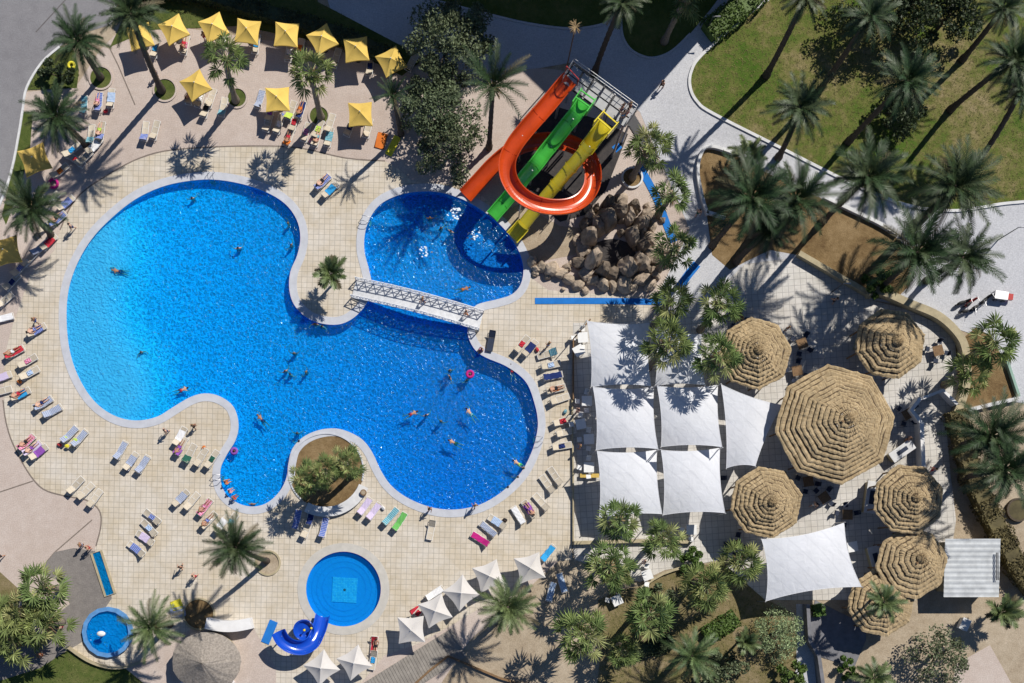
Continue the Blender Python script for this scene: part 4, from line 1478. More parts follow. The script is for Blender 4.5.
# ================================================================== THATCHED ROOFS
def thatch(px, py, r, label, tiers, eave=2.5, rise=0.55, rot=0.0, apex=(0, 0), seed=1, post=True, m='thatch'):
    hr = eave + r * rise
    c = P(px, py, eave + r * rise * 0.4)
    c.z = 0
    t = thing('thatched_hut', label, 'thatched hut', c)
    rng = random.Random(seed)
    mb = MB()
    dark = []
    for k in range(tiers):
        u0, u1 = k / tiers, (k + 1) / tiers
        w0 = r * u0 + 0.05
        r0, r1 = max(0.05, r * u0 * 0.97), r * u1 + 0.05
        z0 = hr - r * rise * u0 + (0.0 if k else 0.10)
        z1 = hr - r * rise * u1 + 0.06
        n = 96
        prof = [(r0, z0, 0.0), (w0 + 0.06, z0 + (z1 - z0) * (w0 + .06 - r0) / (r1 - r0) - 0.02, 0.03), ((w0 + r1) / 2 + .06, (z0 + z1) / 2 + .015, .045), (r1, z1, .06), (r1 - 0.07, z1 - 0.12, .05)]
        if k == 0:
            prof[1] = (r1 * .4, z0 + (z1 - z0) * .4, 0.01)
        vs, fs = [], []
        jit = [rng.uniform(-1, 1) for _ in range(n)]
        ph = [rng.uniform(0, 6.28) for _ in range(3)]
        for i, (rr, zz, j) in enumerate(prof):
            for q in range(n):
                a = rot + 2 * math.pi * q / n
                o = math.cos(math.pi / 8) / math.cos(((a - rot) % (math.pi / 4)) - math.pi / 8)
                o = 1 + (o - 1) * 0.9
                sl_ = 1 - rr / r
                wob = (0.045 * math.sin(2 * a + ph[0]) + 0.025 * math.sin(5 * a + ph[1]) + 0.025 * math.sin(11 * a + ph[2])) * (1 if i >= 2 else 0.3) if 0 < k < tiers - 1 or i < 3 else 0.02 * math.sin(7 * a)
                rad = rr * o + wob + j * 0.9 * jit[q]
                x = rad * math.cos(a) + apex[0] * sl_
                y = rad * math.sin(a) + apex[1] * sl_
                vs.append((x, y, zz + j * jit[(q * 7) % n] * 0.8 + 0.03 * math.sin(a * 3 + seed + k)))
        base_f = len(mb.f)
        for i in range(len(prof) - 1):
            for q in range(n):
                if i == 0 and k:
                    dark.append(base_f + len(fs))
                fs.append((i * n + q, (i + 1) * n + q, (i + 1) * n + (q + 1) % n, i * n + (q + 1) % n))
        mb.add(vs, fs)
    rf = mb.build('roof', M[m], t)
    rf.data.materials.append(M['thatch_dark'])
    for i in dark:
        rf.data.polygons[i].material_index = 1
    cp = MB()
    # straw tuft tying the top
    for k in range(26):
        a = rng.uniform(0, 6.28)
        d = Vector((math.cos(a), math.sin(a), rng.uniform(-.5, .3))).normalized()
        s = Vector((-math.sin(a), math.cos(a), 0)) * .03
        q = Vector((apex[0], apex[1], hr + 0.1))
        cp.add([q - s, q + s, q + d * .35 + s * .3, q + d * .35 - s * .3], [(0, 1, 2, 3)])
    cp.build('cap', M['dead'], rf)
    b = MB()
    b.tube([(0, 0, 0), (0, 0, hr - 0.1)], 0.11, 8)
    b.build('pole', M['wood'], t)
    if post:
        for k in range(8):
            a = rot + math.pi / 4 * k
            b = MB()
            x, y = r * .86 * math.cos(a), r * .86 * math.sin(a)
            b.tube([(x, y, 0), (x, y, eave + r * rise * 0.13)], 0.08, 7)
            b.build('post', M['wood'], t)
    return t


thatch(757, 352, 3.5, 'thatched hut roof nearest the white sails, crossed by frond shadows', 9, 3.6, 0.55, 0.1, (-0.1, 0.0), 1)
thatch(838, 423, 5.75, 'largest thatched roof, an octagon in the middle of the terrace', 14, 4.6, 0.42, 0.12, (0.7, 0.25), 2)
thatch(893, 342, 3.45, 'thatched roof half in shadow inside the curved terrace wall', 7, 3.6, 0.6, 0.25, (0.1, -0.1), 3)
thatch(768, 502, 3.5, 'thatched roof below the small sail, between the sails and the largest roof', 9, 3.7, 0.5, 0.2, (0.2, -0.1), 4)
thatch(911, 499, 3.45, 'thatched roof by the hedge, upper one of the stacked three', 9, 4.0, 0.5, 0.3, (0.2, 0.05), 5)
thatch(914, 563, 3.5, 'thatched roof striped with frond shadows, middle one of the stacked three', 8, 3.3, 0.45, 0.15, (0.5, 0.5), 6)
thatch(883, 603, 3.3, 'thatched roof pierced by a slim palm, lowest of the stacked three', 7, 2.8, 0.45, 0.2, (0, 0), 7)

# round kiosk with a grey roof and white parapet
t = thing('kiosk', 'round kiosk with weathered grey roof and white curved parapet near the spiral slide', 'kiosk', P(211, 660))
b = MB()
lp = [(2.7 * math.cos(k * math.pi / 16), 2.7 * math.sin(k * math.pi / 16)) for k in range(32)]
band(b, lp, 0.3, 0, 1.9, True)
b.build('wall', M['beigewall'], t)
b = MB()
n = 40
vs = []
rng = random.Random(5)
for i, (rr, zz) in enumerate(((0.04, 4.0), (1.0, 3.3), (2.2, 2.55), (3.4, 1.9), (3.35, 1.75))):
    for q in range(n):
        a = 2 * math.pi * q / n
        vs.append((rr * math.cos(a) * (1 + .02 * rng.uniform(-1, 1)), rr * math.sin(a) * 0.85 * (1 + .02 * rng.uniform(-1, 1)), zz + .05 * rng.uniform(-1, 1)))
b.add(vs, [(i * n + q, i * n + (q + 1) % n, (i + 1) * n + (q + 1) % n, (i + 1) * n + q) for i in range(4) for q in range(n)])
b.build('roof', M['thatch_grey'], t)
b = MB()
arc = [(0.2 + 5.5 * math.sin(R(a)), -2.3 + 5.6 * math.cos(R(a))) for a in range(-24, 25, 4)]
arc = [(-0.2 + 0.37 * k, 3.75 - 0.32 * math.sin(math.pi * k / 12)) for k in range(13)]
band(b, arc, 1.1, 0, 1.5)
b.build('parapet', M['whitewall'], t)
b = MB()
arc = [(-2.7 + 0.42 * k, -2.1 - 0.75 * math.sin(math.pi * k / 12)) for k in range(13)]
band(b, arc, 0.3, 0, 1.5)
b.build('parapet', M['whitewall'], t)


# ================================================================== SAILS
def sail(cs, hs, label, sag=0.055):
    mx_, my_ = sum(x for x, y in cs) / 4, sum(y for x, y in cs) / 4
    pts = [P(mx_ + (x - mx_) * 1.035, my_ + (y - my_) * 1.035, h) for (x, y), h in zip(cs, hs)]
    c = sum(pts, Vector()) / len(pts)
    base = Vector((c.x, c.y, 0))
    t = thing('shade_sail', label, 'shade sail', base)
    n = 18
    q = [p - base for p in pts]
    cc = sum(q, Vector()) / 4
    vs, fs = [], []
    for i in range(n + 1):
        v = i / n
        for j in range(n + 1):
            u = j / n
            p = q[0] * (1 - u) * (1 - v) + q[1] * u * (1 - v) + q[2] * u * v + q[3] * (1 - u) * v
            eu = (q[1] - q[0] + q[2] - q[3]).normalized()
            ev = (q[3] - q[0] + q[2] - q[1]).normalized()
            L = ((q[1] - q[0]).length + (q[3] - q[0]).length) / 2
            s1 = 4 * u * (1 - u) * sag * L
            s2 = 4 * v * (1 - v) * sag * L
            p = p + ev * s1 * (1 - 2 * v) * 0.62 + eu * s2 * (1 - 2 * u) * 0.62
            vs.append(p)
    for i in range(n):
        for j in range(n):
            a = i * (n + 1) + j
            fs.append((a, a + n + 1, a + n + 2, a + 1))
    mb = MB()
    mb.add(vs, fs)
    mb.build('fabric', M['sail'], t, True)
    # hem cable
    hem = [i for i in range(n + 1)] + [(k + 1) * (n + 1) + n for k in range(n)] + [n * (n + 1) + n - 1 - k for k in range(n)] + [(n - 1 - k) * (n + 1) for k in range(n)]
    mb = MB()
    mb.tube([vs[i] for i in hem], 0.022, 5, False)
    mb.build('hem', M['whitepaint'], t)
    for p in q:
        d = Vector((p.x - cc.x, p.y - cc.y, 0)).normalized()
        b = MB()
        b.tube([(p.x + d.x * .1, p.y + d.y * .1, 0), (p.x + d.x * .06, p.y + d.y * .06, p.z + 0.12)], 0.05, 7)
        b.build('post', M['steel'], t)
    return t


sail([(588, 322), (648, 324), (650, 385), (592, 386)], (4.5, 2.5, 4.5, 2.5), 'white sail in the upper corner next to the long blue mat')
sail([(656, 330), (701, 335), (704, 384), (656, 385)], (4.4, 2.5, 4.4, 2.5), 'white sail mostly covered by two fan palms')
sail([(594, 388), (653, 388), (657, 448), (597, 449)], (4.5, 2.5, 4.5, 2.5), 'white sail printed with palm shadow, middle of the outer column')
sail([(658, 387), (717, 386), (721, 446), (662, 446)], (4.5, 2.5, 4.5, 2.5), 'clean white sail in the centre of the block of sails')
sail([(722, 386), (781, 406), (755, 465), (727, 467)], (4.0, 2.6, 3.8, 2.6), 'white sail with slanting edge beside the largest thatched roof', 0.05)
sail([(598, 452), (656, 451), (661, 513), (600, 517)], (4.5, 2.5, 4.5, 2.5), 'white sail in the lowest row with a fan palm through its edge')
sail([(662, 451), (719, 449), (724, 512), (664, 514)], (4.5, 2.5, 4.5, 2.5), 'clean white sail in the lowest row nearest a thatched roof')
sail([(763, 540), (843, 524), (860, 586), (767, 600)], (4.8, 2.8, 4.8, 2.8), 'big separate white sail in the lower part of the terrace', 0.08)

# tin roofed hut and small flat roof by the hedge
t = thing('tin_roofed_hut', 'small hut with white corrugated lean-to roof beside the hedge', 'hut', P(960, 568))
b = MB()
b.box((0, 0, 1.1), (4.6, 4.9, 2.2), R(-3))
b.build('wall', M['beigewall'], t)
b = MB()
nn = 44
vs = []
for j in range(2):
    for i in range(nn + 1):
        vs.append((-2.7 + 5.4 * j, 2.85 - 5.7 * i / nn, 2.75 - 0.35 * i / nn + 0.03 * (i % 4 < 2)))
b.add(vs, [(i, i + 1, nn + 2 + i, nn + 1 + i) for i in range(nn)])
b.build('roof', M['tin'], t)
b = MB()
for x in (2.2, 2.35):
    b.tube([(x, 1.5, 2.95), (x + .1, -1.2, 2.8)], 0.05, 6)
b.build('pipe', M['darkgrey'], t)
t = thing('crate', 'pale wooden crate on the sand below the tin roofed hut', 'crate', P(962, 624), R(-25))
b = MB()
b.box((0, 0, 0.35), (0.8, 1.1, 0.7))
b.build('box', M['whitewall'], t)
b = MB()
b.box((0, 0, 0.725), (0.88, 1.18, 0.05))
b.build('lid', M['stone'], t)
# ================================================================== WATER SLIDES
def sweep(mb, path, prof_fn, close_prof=False, up_fn=None):
    pts = [Vector(p) for p in path]
    rows = []
    for i, p in enumerate(pts):
        t = (pts[min(i + 1, len(pts) - 1)] - pts[max(i - 1, 0)]).normalized()
        side = t.cross(Vector((0, 0, 1))).normalized()
        up = side.cross(t).normalized()
        bank = up_fn(i / (len(pts) - 1)) if up_fn else 0.0
        s2 = side * math.cos(bank) + up * math.sin(bank)
        u2 = up * math.cos(bank) - side * math.sin(bank)
        rows.append([p + s2 * a + u2 * b for a, b in prof_fn(i / (len(pts) - 1))])
    n = len(rows[0])
    vs = [q for r in rows for q in r]
    fs = []
    for i in range(len(rows) - 1):
        for k in range(n if close_prof else n - 1):
            a, b = i * n + k, i * n + (k + 1) % n
            fs.append((a, b, b + n, a + n))
    mb.add(vs, fs)


def flume(r, wall=0.06, lip=0.10, deep=1.0):
    inner = [(-r * math.cos(math.pi * k / 12), -r * deep * math.sin(math.pi * k / 12) + r * deep) for k in range(13)]
    outer = [(-(r + wall) * math.cos(math.pi * k / 12), -(r + wall) * deep * math.sin(math.pi * k / 12) + r * deep - 0.02) for k in range(13)]
    lipz = r * deep + 0.03
    loop = inner + [(r + lip, lipz), (r + lip, lipz - 0.07)] + outer[::-1] + [(-r - lip, lipz - 0.07), (-r - lip, lipz)]
    return lambda s: loop


def at_h(pts, n=7):
    """(px, py, h) control points to a smooth metre path"""
    return smooth_loop([tuple(P(x, y, h)) for x, y, h in pts], n, False)


HP = 8.0
# tower
tw = thing('slide_tower', 'slide tower with grey deck panels, dark frame and railings', 'slide tower', P(598, 118))
org = P(598, 118)
cor = [(573, 64), (636, 110), (625, 126), (562, 82)]
cw = [P(x, y, HP) - org for x, y in cor]
ux = (cw[1] - cw[0])
uy = (cw[3] - cw[0])
for i in range(6):
    for j in range(2):
        a = cw[0] + ux * (i / 6) + uy * (j / 2)
        e = 0.015
        b = MB()
        qs = [a + ux * e + uy * e * 2, a + ux * (1 / 6 - e) + uy * e * 2, a + ux * (1 / 6 - e) + uy * (0.5 - e * 2), a + ux * e + uy * (0.5 - e * 2)]
        vs = [(q.x, q.y, HP + z) for z in (-.06, 0) for q in qs]
        b.add(vs, [(0, 1, 2, 3), (4, 7, 6, 5), (0, 4, 5, 1), (1, 5, 6, 2), (2, 6, 7, 3), (3, 7, 4, 0)])
        b.build('deck_panel', mat('deck_panel_%d' % (i * 2 + j), (0.36 + 0.06 * rnd.random(),) * 3, 0.7, 0.1, 2), tw)
b = MB()
for s in (0, 0.5, 1):
    b.tube([cw[0].lerp(cw[3], s) - Vector((0, 0, .16)), cw[1].lerp(cw[2], s) - Vector((0, 0, .16))], 0.09, 6)
for s in (0, 1 / 3, 2 / 3, 1):
    b.tube([cw[0].lerp(cw[1], s) - Vector((0, 0, .16)), cw[3].lerp(cw[2], s) - Vector((0, 0, .16))], 0.09, 6)
b.build('frame', M['darkgrey'], tw)
for s in (0.02, 0.34, 0.66, 0.98):
    for a, c in ((0, 1), (3, 2)):
        p = cw[a].lerp(cw[c], s)
        b = MB()
        b.tube([(p.x, p.y, 0), (p.x, p.y, HP - 0.1)], 0.12, 8)
        b.build('column', M['steel'], tw)


def railing(pts, parent, m, h=1.1, step=0.9, r=0.03, name='railing', mid=True):
    b = MB()
    for p, q in zip(pts, pts[1:]):
        L = (q - p).length
        n = max(1, round(L / step))
        for k in range(n + 1):
            a = p.lerp(q, k / n)
            b.tube([a, a + Vector((0, 0, h))], r, 5)
        for z in ((h, h * .5) if mid else (h,)):
            b.tube([p + Vector((0, 0, z)), q + Vector((0, 0, z))], r, 5)
    return b.build(name, m, parent)


railing([cw[3], cw[0], cw[1], cw[2]], tw, M['steel'])
# stairs up the back
b = MB()
s0 = P(655, 160) - org
s1 = (cw[1].lerp(cw[2], .5))
for k in range(30):
    p = s0.lerp(s1, (k + .5) / 30)
    p.z = HP * (k + 1) / 31
    d = Vector((s1.x - s0.x, s1.y - s0.y, 0)).normalized()
    b.box(p, (0.34, 1.3, 0.05), math.atan2(d.y, d.x))
b.build('stair', M['darkgrey'], tw)
t = thing('dry_plant_ornament', 'straw coloured thatch tuft at the top corner of the slide tower', 'ornament', P(567, 66, 0))
b = MB()
b.tube([(0, 0, 0), (0.0, 0, 7.9)], 0.06, 6)
b.build('pole', M['wood'], t)
b = MB()
rng = random.Random(3)
for k in range(40):
    a = rng.uniform(0, 6.28)
    d = Vector((math.cos(a), math.sin(a), rng.uniform(-.6, .4))).normalized()
    s = Vector((-math.sin(a), math.cos(a), 0)) * .06
    q = Vector((0, 0, 8.0))
    b.add([q - s, q + s, q + d * .7 + s * .3, q + d * .7 - s * .3], [(0, 1, 2, 3)])
b.build('tuft', M['dead'], t)

OR = at_h([(571, 80, 8.1), (560, 92, 7.7), (545, 110, 7.3), (528, 129, 6.9), (514, 147, 6.5), (507, 163, 6.15), (508, 180, 5.8), (517, 195, 5.45), (533, 206, 5.1), (552, 210.5, 4.8), (571, 209, 4.5), (585, 201, 4.2), (593, 187, 3.9), (593, 170, 3.6),
           (585, 155, 3.3), (571, 146, 3.0), (554, 143, 2.7), (537, 144, 2.4), (521, 148, 2.0), (507, 156, 1.5), (493, 168, 1.0), (480, 182, 0.55), (466, 197, 0.18)], 6)


def supports(t, path, idx, r=0.09, m='steel'):
    for i in idx:
        p = Vector(path[i])
        b = MB()
        b.tube([(p.x, p.y, 0), (p.x, p.y, p.z)], r, 7)
        b.build('support', M[m], t)


t = thing('water_slide', 'orange water slide with one large open loop', 'water slide')
b = MB()
sweep(b, OR, flume(0.72, deep=0.9), True, lambda s: 0.28 * math.exp(-((s - 0.48) / 0.2) ** 2))
b.build('flume', M['orange'], t, False)
supports(t, OR, (20, 44, 60, 76, 92, 108))


def joints(t, path, idx, r, m, bank=None, deep=0.9):
    """raised flanges where two lengths of flume are bolted together"""
    for i in idx:
        p0, p1 = Vector(path[i]), Vector(path[i + 1])
        dd = (p1 - p0).normalized() * 0.10
        b = MB()
        sweep(b, [p0, p0 + dd], flume(r - 0.012, 0.11, 0.15, deep), True, (lambda s, i=i: bank(i / (len(path) - 1))) if bank else None)
        b.build('joint_ring', m, t)


M['orange_dark'] = mat('orange_flange', (0.36, 0.035, 0.006), 0.4, 0.2, 2)
M['green_dark'] = mat('green_flange', (0.03, 0.27, 0.03), 0.4, 0.2, 2)
joints(t, OR, (14, 26, 38, 50, 62, 74, 86, 98, 112), 0.72, M['orange_dark'], lambda s: 0.28 * math.exp(-((s - 0.48) / 0.2) ** 2))
a = Vector(OR[0])
d = (Vector(OR[3]) - a).normalized()
sd_ = d.cross(Vector((0, 0, 1))).normalized()
b = MB()
for s in (-1, 1):
    b.tube([a + sd_ * s * .8 + Vector((0, 0, .1)), a + sd_ * s * .8 + Vector((0, 0, 1.5))], .05, 6)
b.tube([a + sd_ * .8 + Vector((0, 0, 1.5)), a - sd_ * .8 + Vector((0, 0, 1.5))], .05, 6)
b.build('start_bar', M['redpaint'], t)

GR = at_h([(585, 102, 8.1), (577, 114, 7.7), (566, 128, 6.6), (555, 142, 5.5), (545, 154, 4.9), (536, 166, 4.4), (526, 178, 3.2), (516, 190, 2.0), (507, 201, 1.1), (499, 210, 0.6), (493, 217, 0.3)], 6)
t = thing('water_slide', 'straight green open water slide with a wave in it', 'water slide')
b = MB()
sweep(b, GR, flume(0.62, deep=0.85), True)
b.build('flume', M['green'], t)
supports(t, GR, (8, 20, 32, 44))
joints(t, GR, (10, 20, 30, 40, 50), 0.62, M['green_dark'], None, 0.85)


def start_box(path, m, t, w_=0.75):
    a = Vector(path[0])
    d = (Vector(path[4]) - a)
    d.z = 0
    d.normalize()
    rz = math.atan2(d.y, d.x)
    b = MB()
    sdv = Vector((-d.y, d.x, 0))
    for s in (-1, 1):
        b.box(a + sdv * s * (w_ + .05) + d * .3 + Vector((0, 0, .55)), (1.5, .09, 1.1), rz)
    b.box(a - d * .25 + Vector((0, 0, 1.0)), (.10, 2 * w_ + .1, .12), rz)
    b.box(a + d * .55 + Vector((0, 0, 1.05)), (.10, 2 * w_ + .1, .12), rz)
    b.build('start_box', m, t)


start_box(GR, M['green'], t)
YL = at_h([(607, 124, 8.1), (600, 133, 7.7), (590, 146, 6.8), (578, 161, 5.7), (567, 174, 4.7), (555, 188, 3.7), (544, 201, 2.7), (532, 216, 1.6), (523, 227, 0.9), (513, 238, 0.4)], 6)
t = thing('water_slide', 'straight yellow tube slide with raised joint rings', 'water slide')
b = MB()
sweep(b, YL[:14], flume(0.66, deep=0.9), True)
b.build('flume', M['yellow'], t)
rt = 0.62
b = MB()
ring = [(rt * math.cos(2 * math.pi * k / 18), rt * math.sin(2 * math.pi * k / 18) + rt) for k in range(18)]
sweep(b, YL[11:48], lambda s: ring, True)
tb = b.build('tube', M['yellow'], t, True)
for i in (13, 20, 28, 36, 46):
    b = MB()
    rg = [((rt + .09) * math.cos(2 * math.pi * k / 18), (rt + .09) * math.sin(2 * math.pi * k / 18) + rt) for k in range(18)]
    p0, p1 = Vector(YL[i]), Vector(YL[i + 1])
    dd = (p1 - p0).normalized() * 0.16
    sweep(b, [p0, p0 + dd], lambda s: rg, True)
    b.build('joint_ring', M['yellow'], t)
b = MB()
sweep(b, YL[47:], flume(0.66, deep=0.9), True)
b.build('exit_flume', M['yellow'], t)
supports(t, YL, (12, 24, 36))
start_box(YL, M['yellow'], t, .8)

# blue spiral slide by the round pool
t = thing('spiral_slide', 'glossy blue children spiral slide curling down to the round pool', 'slide')
SP = at_h([(280, 635, 2.3), (286, 645, 2.1), (296, 650, 1.9), (308, 648, 1.6), (316, 639, 1.3), (316, 628, 1.05), (308, 622, 0.85), (302, 626, 0.7)], 7)
SP = at_h([(279, 631, 2.5), (284, 640, 2.35), (293, 646, 2.15), (304, 647, 1.9), (313, 642, 1.6), (318, 633, 1.2), (321, 625, 0.75), (323, 617, 0.3)], 7)
b = MB()
sweep(b, SP, flume(0.62, deep=0.9), True)
b.build('flume', M['blue'], t)
IN = [P(303, 631, 0)]
b = MB()
for k in range(27):
    a = k / 26 * 2 * math.pi * 0.9
bowl = [(0.15, 1.25), (0.55, 1.2), (0.85, 1.32), (0.98, 1.7), (1.05, 1.72), (1.05, 1.1), (0.5, 1.0), (0.12, 1.0)]
n = 28
vs, fs = [], []
cx = P(304, 630, 1.5)
for rr, zz in bowl:
    for q in range(n):
        a = 2 * math.pi * q / n
        vs.append((cx.x + rr * math.cos(a), cx.y + rr * math.sin(a), zz + .12 * math.sin(a)))
for i in range(len(bowl) - 1):
    for q in range(n):
        fs.append((i * n + q, i * n + (q + 1) % n, (i + 1) * n + (q + 1) % n, (i + 1) * n + q))
b.add(vs, fs)
b.build('bowl', M['blue'], t, True)
for dx, dy in ((-.5, .3), (.6, .2), (.1, -.6)):
    b = MB()
    b.tube([(cx.x + dx, cx.y + dy, 0), (cx.x + dx, cx.y + dy, 1.1)], .07, 7)
    b.build('support', M['steel'], t)
supports(t, SP, (4, 16), 0.07)
for x, y in ((312, 628), (305, 630)):
    p = P(x, y, 1.4)
    b = MB()
    b.tube([(p.x, p.y, 1.0), (p.x, p.y, 1.9)], .035, 6)
    b.ball((p.x, p.y, 1.95), .13, 8, 6)
    b.build('knob', M['yellow'], t)
b = MB()
p = P(318, 618, 0.4)
for k in range(12):
    a = rnd.uniform(0, 6.28)
    b.ball((p.x + .5 * math.cos(a) * rnd.random(), p.y + .6 * rnd.random() - .2, .02), .13, 6, 4, (1, 1, .4))
o = b.build('splash', M['foam'])
o['kind'] = 'stuff'
tag(o, 'white splash where the blue spiral slide meets the round pool', 'splash')


def mat_strip(pxs, width, label, z=0.03, closed=1, name='blue_mat', m='bluemat'):
    b = MB()
    band(b, smooth_loop(W(pxs), 5, False), width, 0.02, z + 0.02)
    tag(b.build(name, M[m]), label, 'mat')


for x, y, k, s in ((459, 208, 26, 'white water shooting out below the orange slide'), (425, 252, 16, 'small white splash in the middle of the slide pool'), (474, 236, 14, 'white splash in front of the green slide')):
    b = MB()
    for q in range(k):
        a = rnd.uniform(0, 6.28)
        e = rnd.random() ** .7
        px_, py_ = x + e * 7 * math.cos(a) - (e * 5 if k > 20 else 0), y + e * 6 * math.sin(a) + (e * 6 if k > 20 else 0)
        c = P(px_, py_)
        b.ball((c.x, c.y, -.09), rnd.uniform(.03, .13), 6, 4, (1.4, 1, .4))
    o = b.build('splash', M['foam'])
    o['kind'] = 'stuff'
    tag(o, s, 'splash')


mat_strip([(535, 301), (600, 301), (662, 302)], 0.62, 'long straight blue mat on the tiles below the rocks')
mat_strip([(614, 150), (620, 145)], 0.7, 'short blue mat stub beside the slide tower')
mat_strip([(638, 165), (646, 178), (655, 195), (661, 209), (668, 228), (674, 242)], 0.75, 'curving blue carpet running down beside the fan palms')
mat_strip([(697, 264), (688, 275), (679, 288)], 0.85, 'slanting blue mat on the grey walk under the tall bed palms')
mat_strip([(274, 621), (265, 643)], 0.85, 'small blue mat on the tiles beside the spiral slide', 0.06)

# ================================================================== BRIDGE
t = thing('footbridge', 'white arched footbridge with crossed railing panels over the pool channel', 'bridge')
A, B = P(354, 289), P(481, 322)
dv = (B - A)
L = dv.length
dv.normalize()
sv = Vector((dv.y, -dv.x, 0))


def bp_(s, off, z):
    q = A + dv * (L * s) + sv * off
    q.z = 0.15 + 0.85 * math.sin(math.pi * min(1, max(0, s))) + z
    return q


N = 26
b = MB()
vs = []
for i in range(N + 1):
    s = i / N
    vs += [bp_(s, -0.85, 0), bp_(s, 0.85, 0), bp_(s, 0.85, -0.14), bp_(s, -0.85, -0.14)]
b.add(vs, [(i * 4 + k, i * 4 + (k + 1) % 4, i * 4 + 4 + (k + 1) % 4, i * 4 + 4 + k) for i in range(N) for k in range(4)] + [(0, 1, 2, 3), (N * 4 + 3, N * 4 + 2, N * 4 + 1, N * 4)])
b.build('deck', mat('bridge_boards', (0.60, 0.61, 0.63), 0.7, 0.15, 2.5, 0.1), t)
for off in (-0.9, 0.9):
    b = MB()
    K = 14
    for z in (0.05, 0.55, 1.1):
        b.tube([bp_(i / 28, off, z) for i in range(29)], 0.05 if z != .55 else .03, 6)
    b.build('railing', M['whitepaint'], t)
    for i in range(K + 1):
        b = MB()
        b.tube([bp_(i / K, off, -0.1), bp_(i / K, off, 1.16)], 0.06, 6)
        b.build('post', M['whitepaint'], t)
    b = MB()
    for i in range(K):
        b.tube([bp_(i / K, off, .05), bp_((i + 1) / K, off, 1.08)], .042, 5)
        b.tube([bp_(i / K, off, 1.08), bp_((i + 1) / K, off, .05)], .042, 5)
    b.build('lattice', M['whitepaint'], t)

def ladder(px, py, ang, label):
    t = thing('pool_ladder', label, 'pool ladder', P(px, py), R(ang))
    for x in (-.25, .25):
        b = MB()
        b.tube([(x, .75, .05), (x, .72, .75), (x, .35, .88), (x, -.05, .75), (x, -.1, -.9)], .028, 6)
        b.build('rail', M['steel'], t)
    for z in (-.25, -.55, -.85):
        b = MB()
        b.box((0, -.1, z), (.5, .1, .03))
        b.build('step', M['steel'], t)


for x, y, a, s in ((221, 478, 90, 'steel pool ladder at the inner lower bay'), (535, 440, -90, 'steel pool ladder on the right wall of the lower pool'), (212, 180, 0, 'steel pool ladder at the top wall of the big pool'), (369, 222, 75, 'steel pool ladder on the side of the slide pool')):
    ladder(x, y, a, s)

# ================================================================== ROCKS
ROCKM = []
for k in range(5):
    bm = bmesh.new()
    bmesh.ops.create_icosphere(bm, subdivisions=3, radius=1)
    rng = random.Random(100 + k)
    dirs = [(Vector((rng.gauss(0, 1), rng.gauss(0, 1), rng.gauss(0, 1))).normalized(), rng.uniform(.55, .95)) for _ in range(11)]
    for v in bm.verts:
        n_ = v.co.normalized()
        f = 1.0
        for dd, c in dirs:
            x = n_.dot(dd)
            if x > c * 0.95:
                f = min(f, c / x)
        v.co = n_ * f * (1 + .05 * math.sin(n_.x * 9 + k) * math.cos(n_.y * 8))
    me = bpy.data.meshes.new('boulder')
    bm.to_mesh(me)
    bm.free()
    me.materials.append(M['rock'])
    ROCKM.append(me)
rng = random.Random(77)
RK = [(532, 262, 0.9), (541, 267, 1.0), (551, 270, 1.1), (560, 274, 1.0), (569, 280, 1.0), (577, 285, 0.9), (547, 277, 0.7), (536, 270, 0.7), (584, 274, 1.1), (593, 281, 1.0), (603, 285, 1.1), (613, 287, 1.0), (624, 285, 1.1), (634, 287, 0.9), (641, 280, 1.2), (646, 270, 1.0), (638, 263, 1.3), (648, 256, 1.1), (655, 262, 0.9), (641, 246, 1.2), (650, 240, 1.0), (632, 236, 1.5), (640, 226, 1.2), (628, 220, 1.3), (616, 214, 1.4), (606, 222, 1.4), (596, 230, 1.5), (588, 240, 1.5), (582, 252, 1.5), (580, 264, 1.2), (592, 262, 1.4), (602, 272, 1.3), (614, 275, 1.3), (626, 272, 1.4), (620, 204, 1.2), (608, 206, 1.0), (634, 208, 1.1), (646, 216, 1.0), (590, 218, 1.1), (662, 250, 0.8), (664, 262, 0.9), (656, 275, 0.8), (650, 286, 0.9), (576, 240, 1.0), (652, 228, 0.9), (586, 226, 0.9), (567, 268, 0.8), (603, 214, 0.57), (597, 211, 0.57), (654, 273, 0.68), (606, 220, 0.48), (601, 284, 0.7), (645, 273, 0.51), (640, 278, 0.71), (635, 248, 0.5), (621, 213, 0.73), (650, 252, 0.54), (653, 254, 0.71), (649, 248, 0.57), (597, 231, 0.69), (588, 209, 0.64), (620, 234, 0.75), (641, 232, 0.62), (653, 214, 0.47), (602, 270, 0.63), (594, 237, 0.39), (647, 206, 0.5), (651, 212, 0.52), (614, 209, 0.46), (628, 219, 0.42), (655, 256, 0.58), (583, 270, 0.38), (571, 264, 0.57), (588, 213, 0.43), (640, 222, 0.62), (649, 210, 0.46), (597, 207, 0.48), (653, 215, 0.53), (651, 223, 0.35), (598, 285, 0.48), (659, 210, 0.52), (613, 218, 0.43), (664, 292, 0.39), (626, 288, 0.42), (613, 209, 0.46), (635, 213, 0.45), (647, 256, 0.49), (585, 291, 0.52), (534, 275, 0.45), (590, 224, 0.48), (616, 214, 0.59), (535, 273, 0.59), (565, 269, 0.48), (563, 289, 0.47), (582, 280, 0.46), (621, 220, 0.6), (662, 220, 0.63), (663, 258, 0.35)]
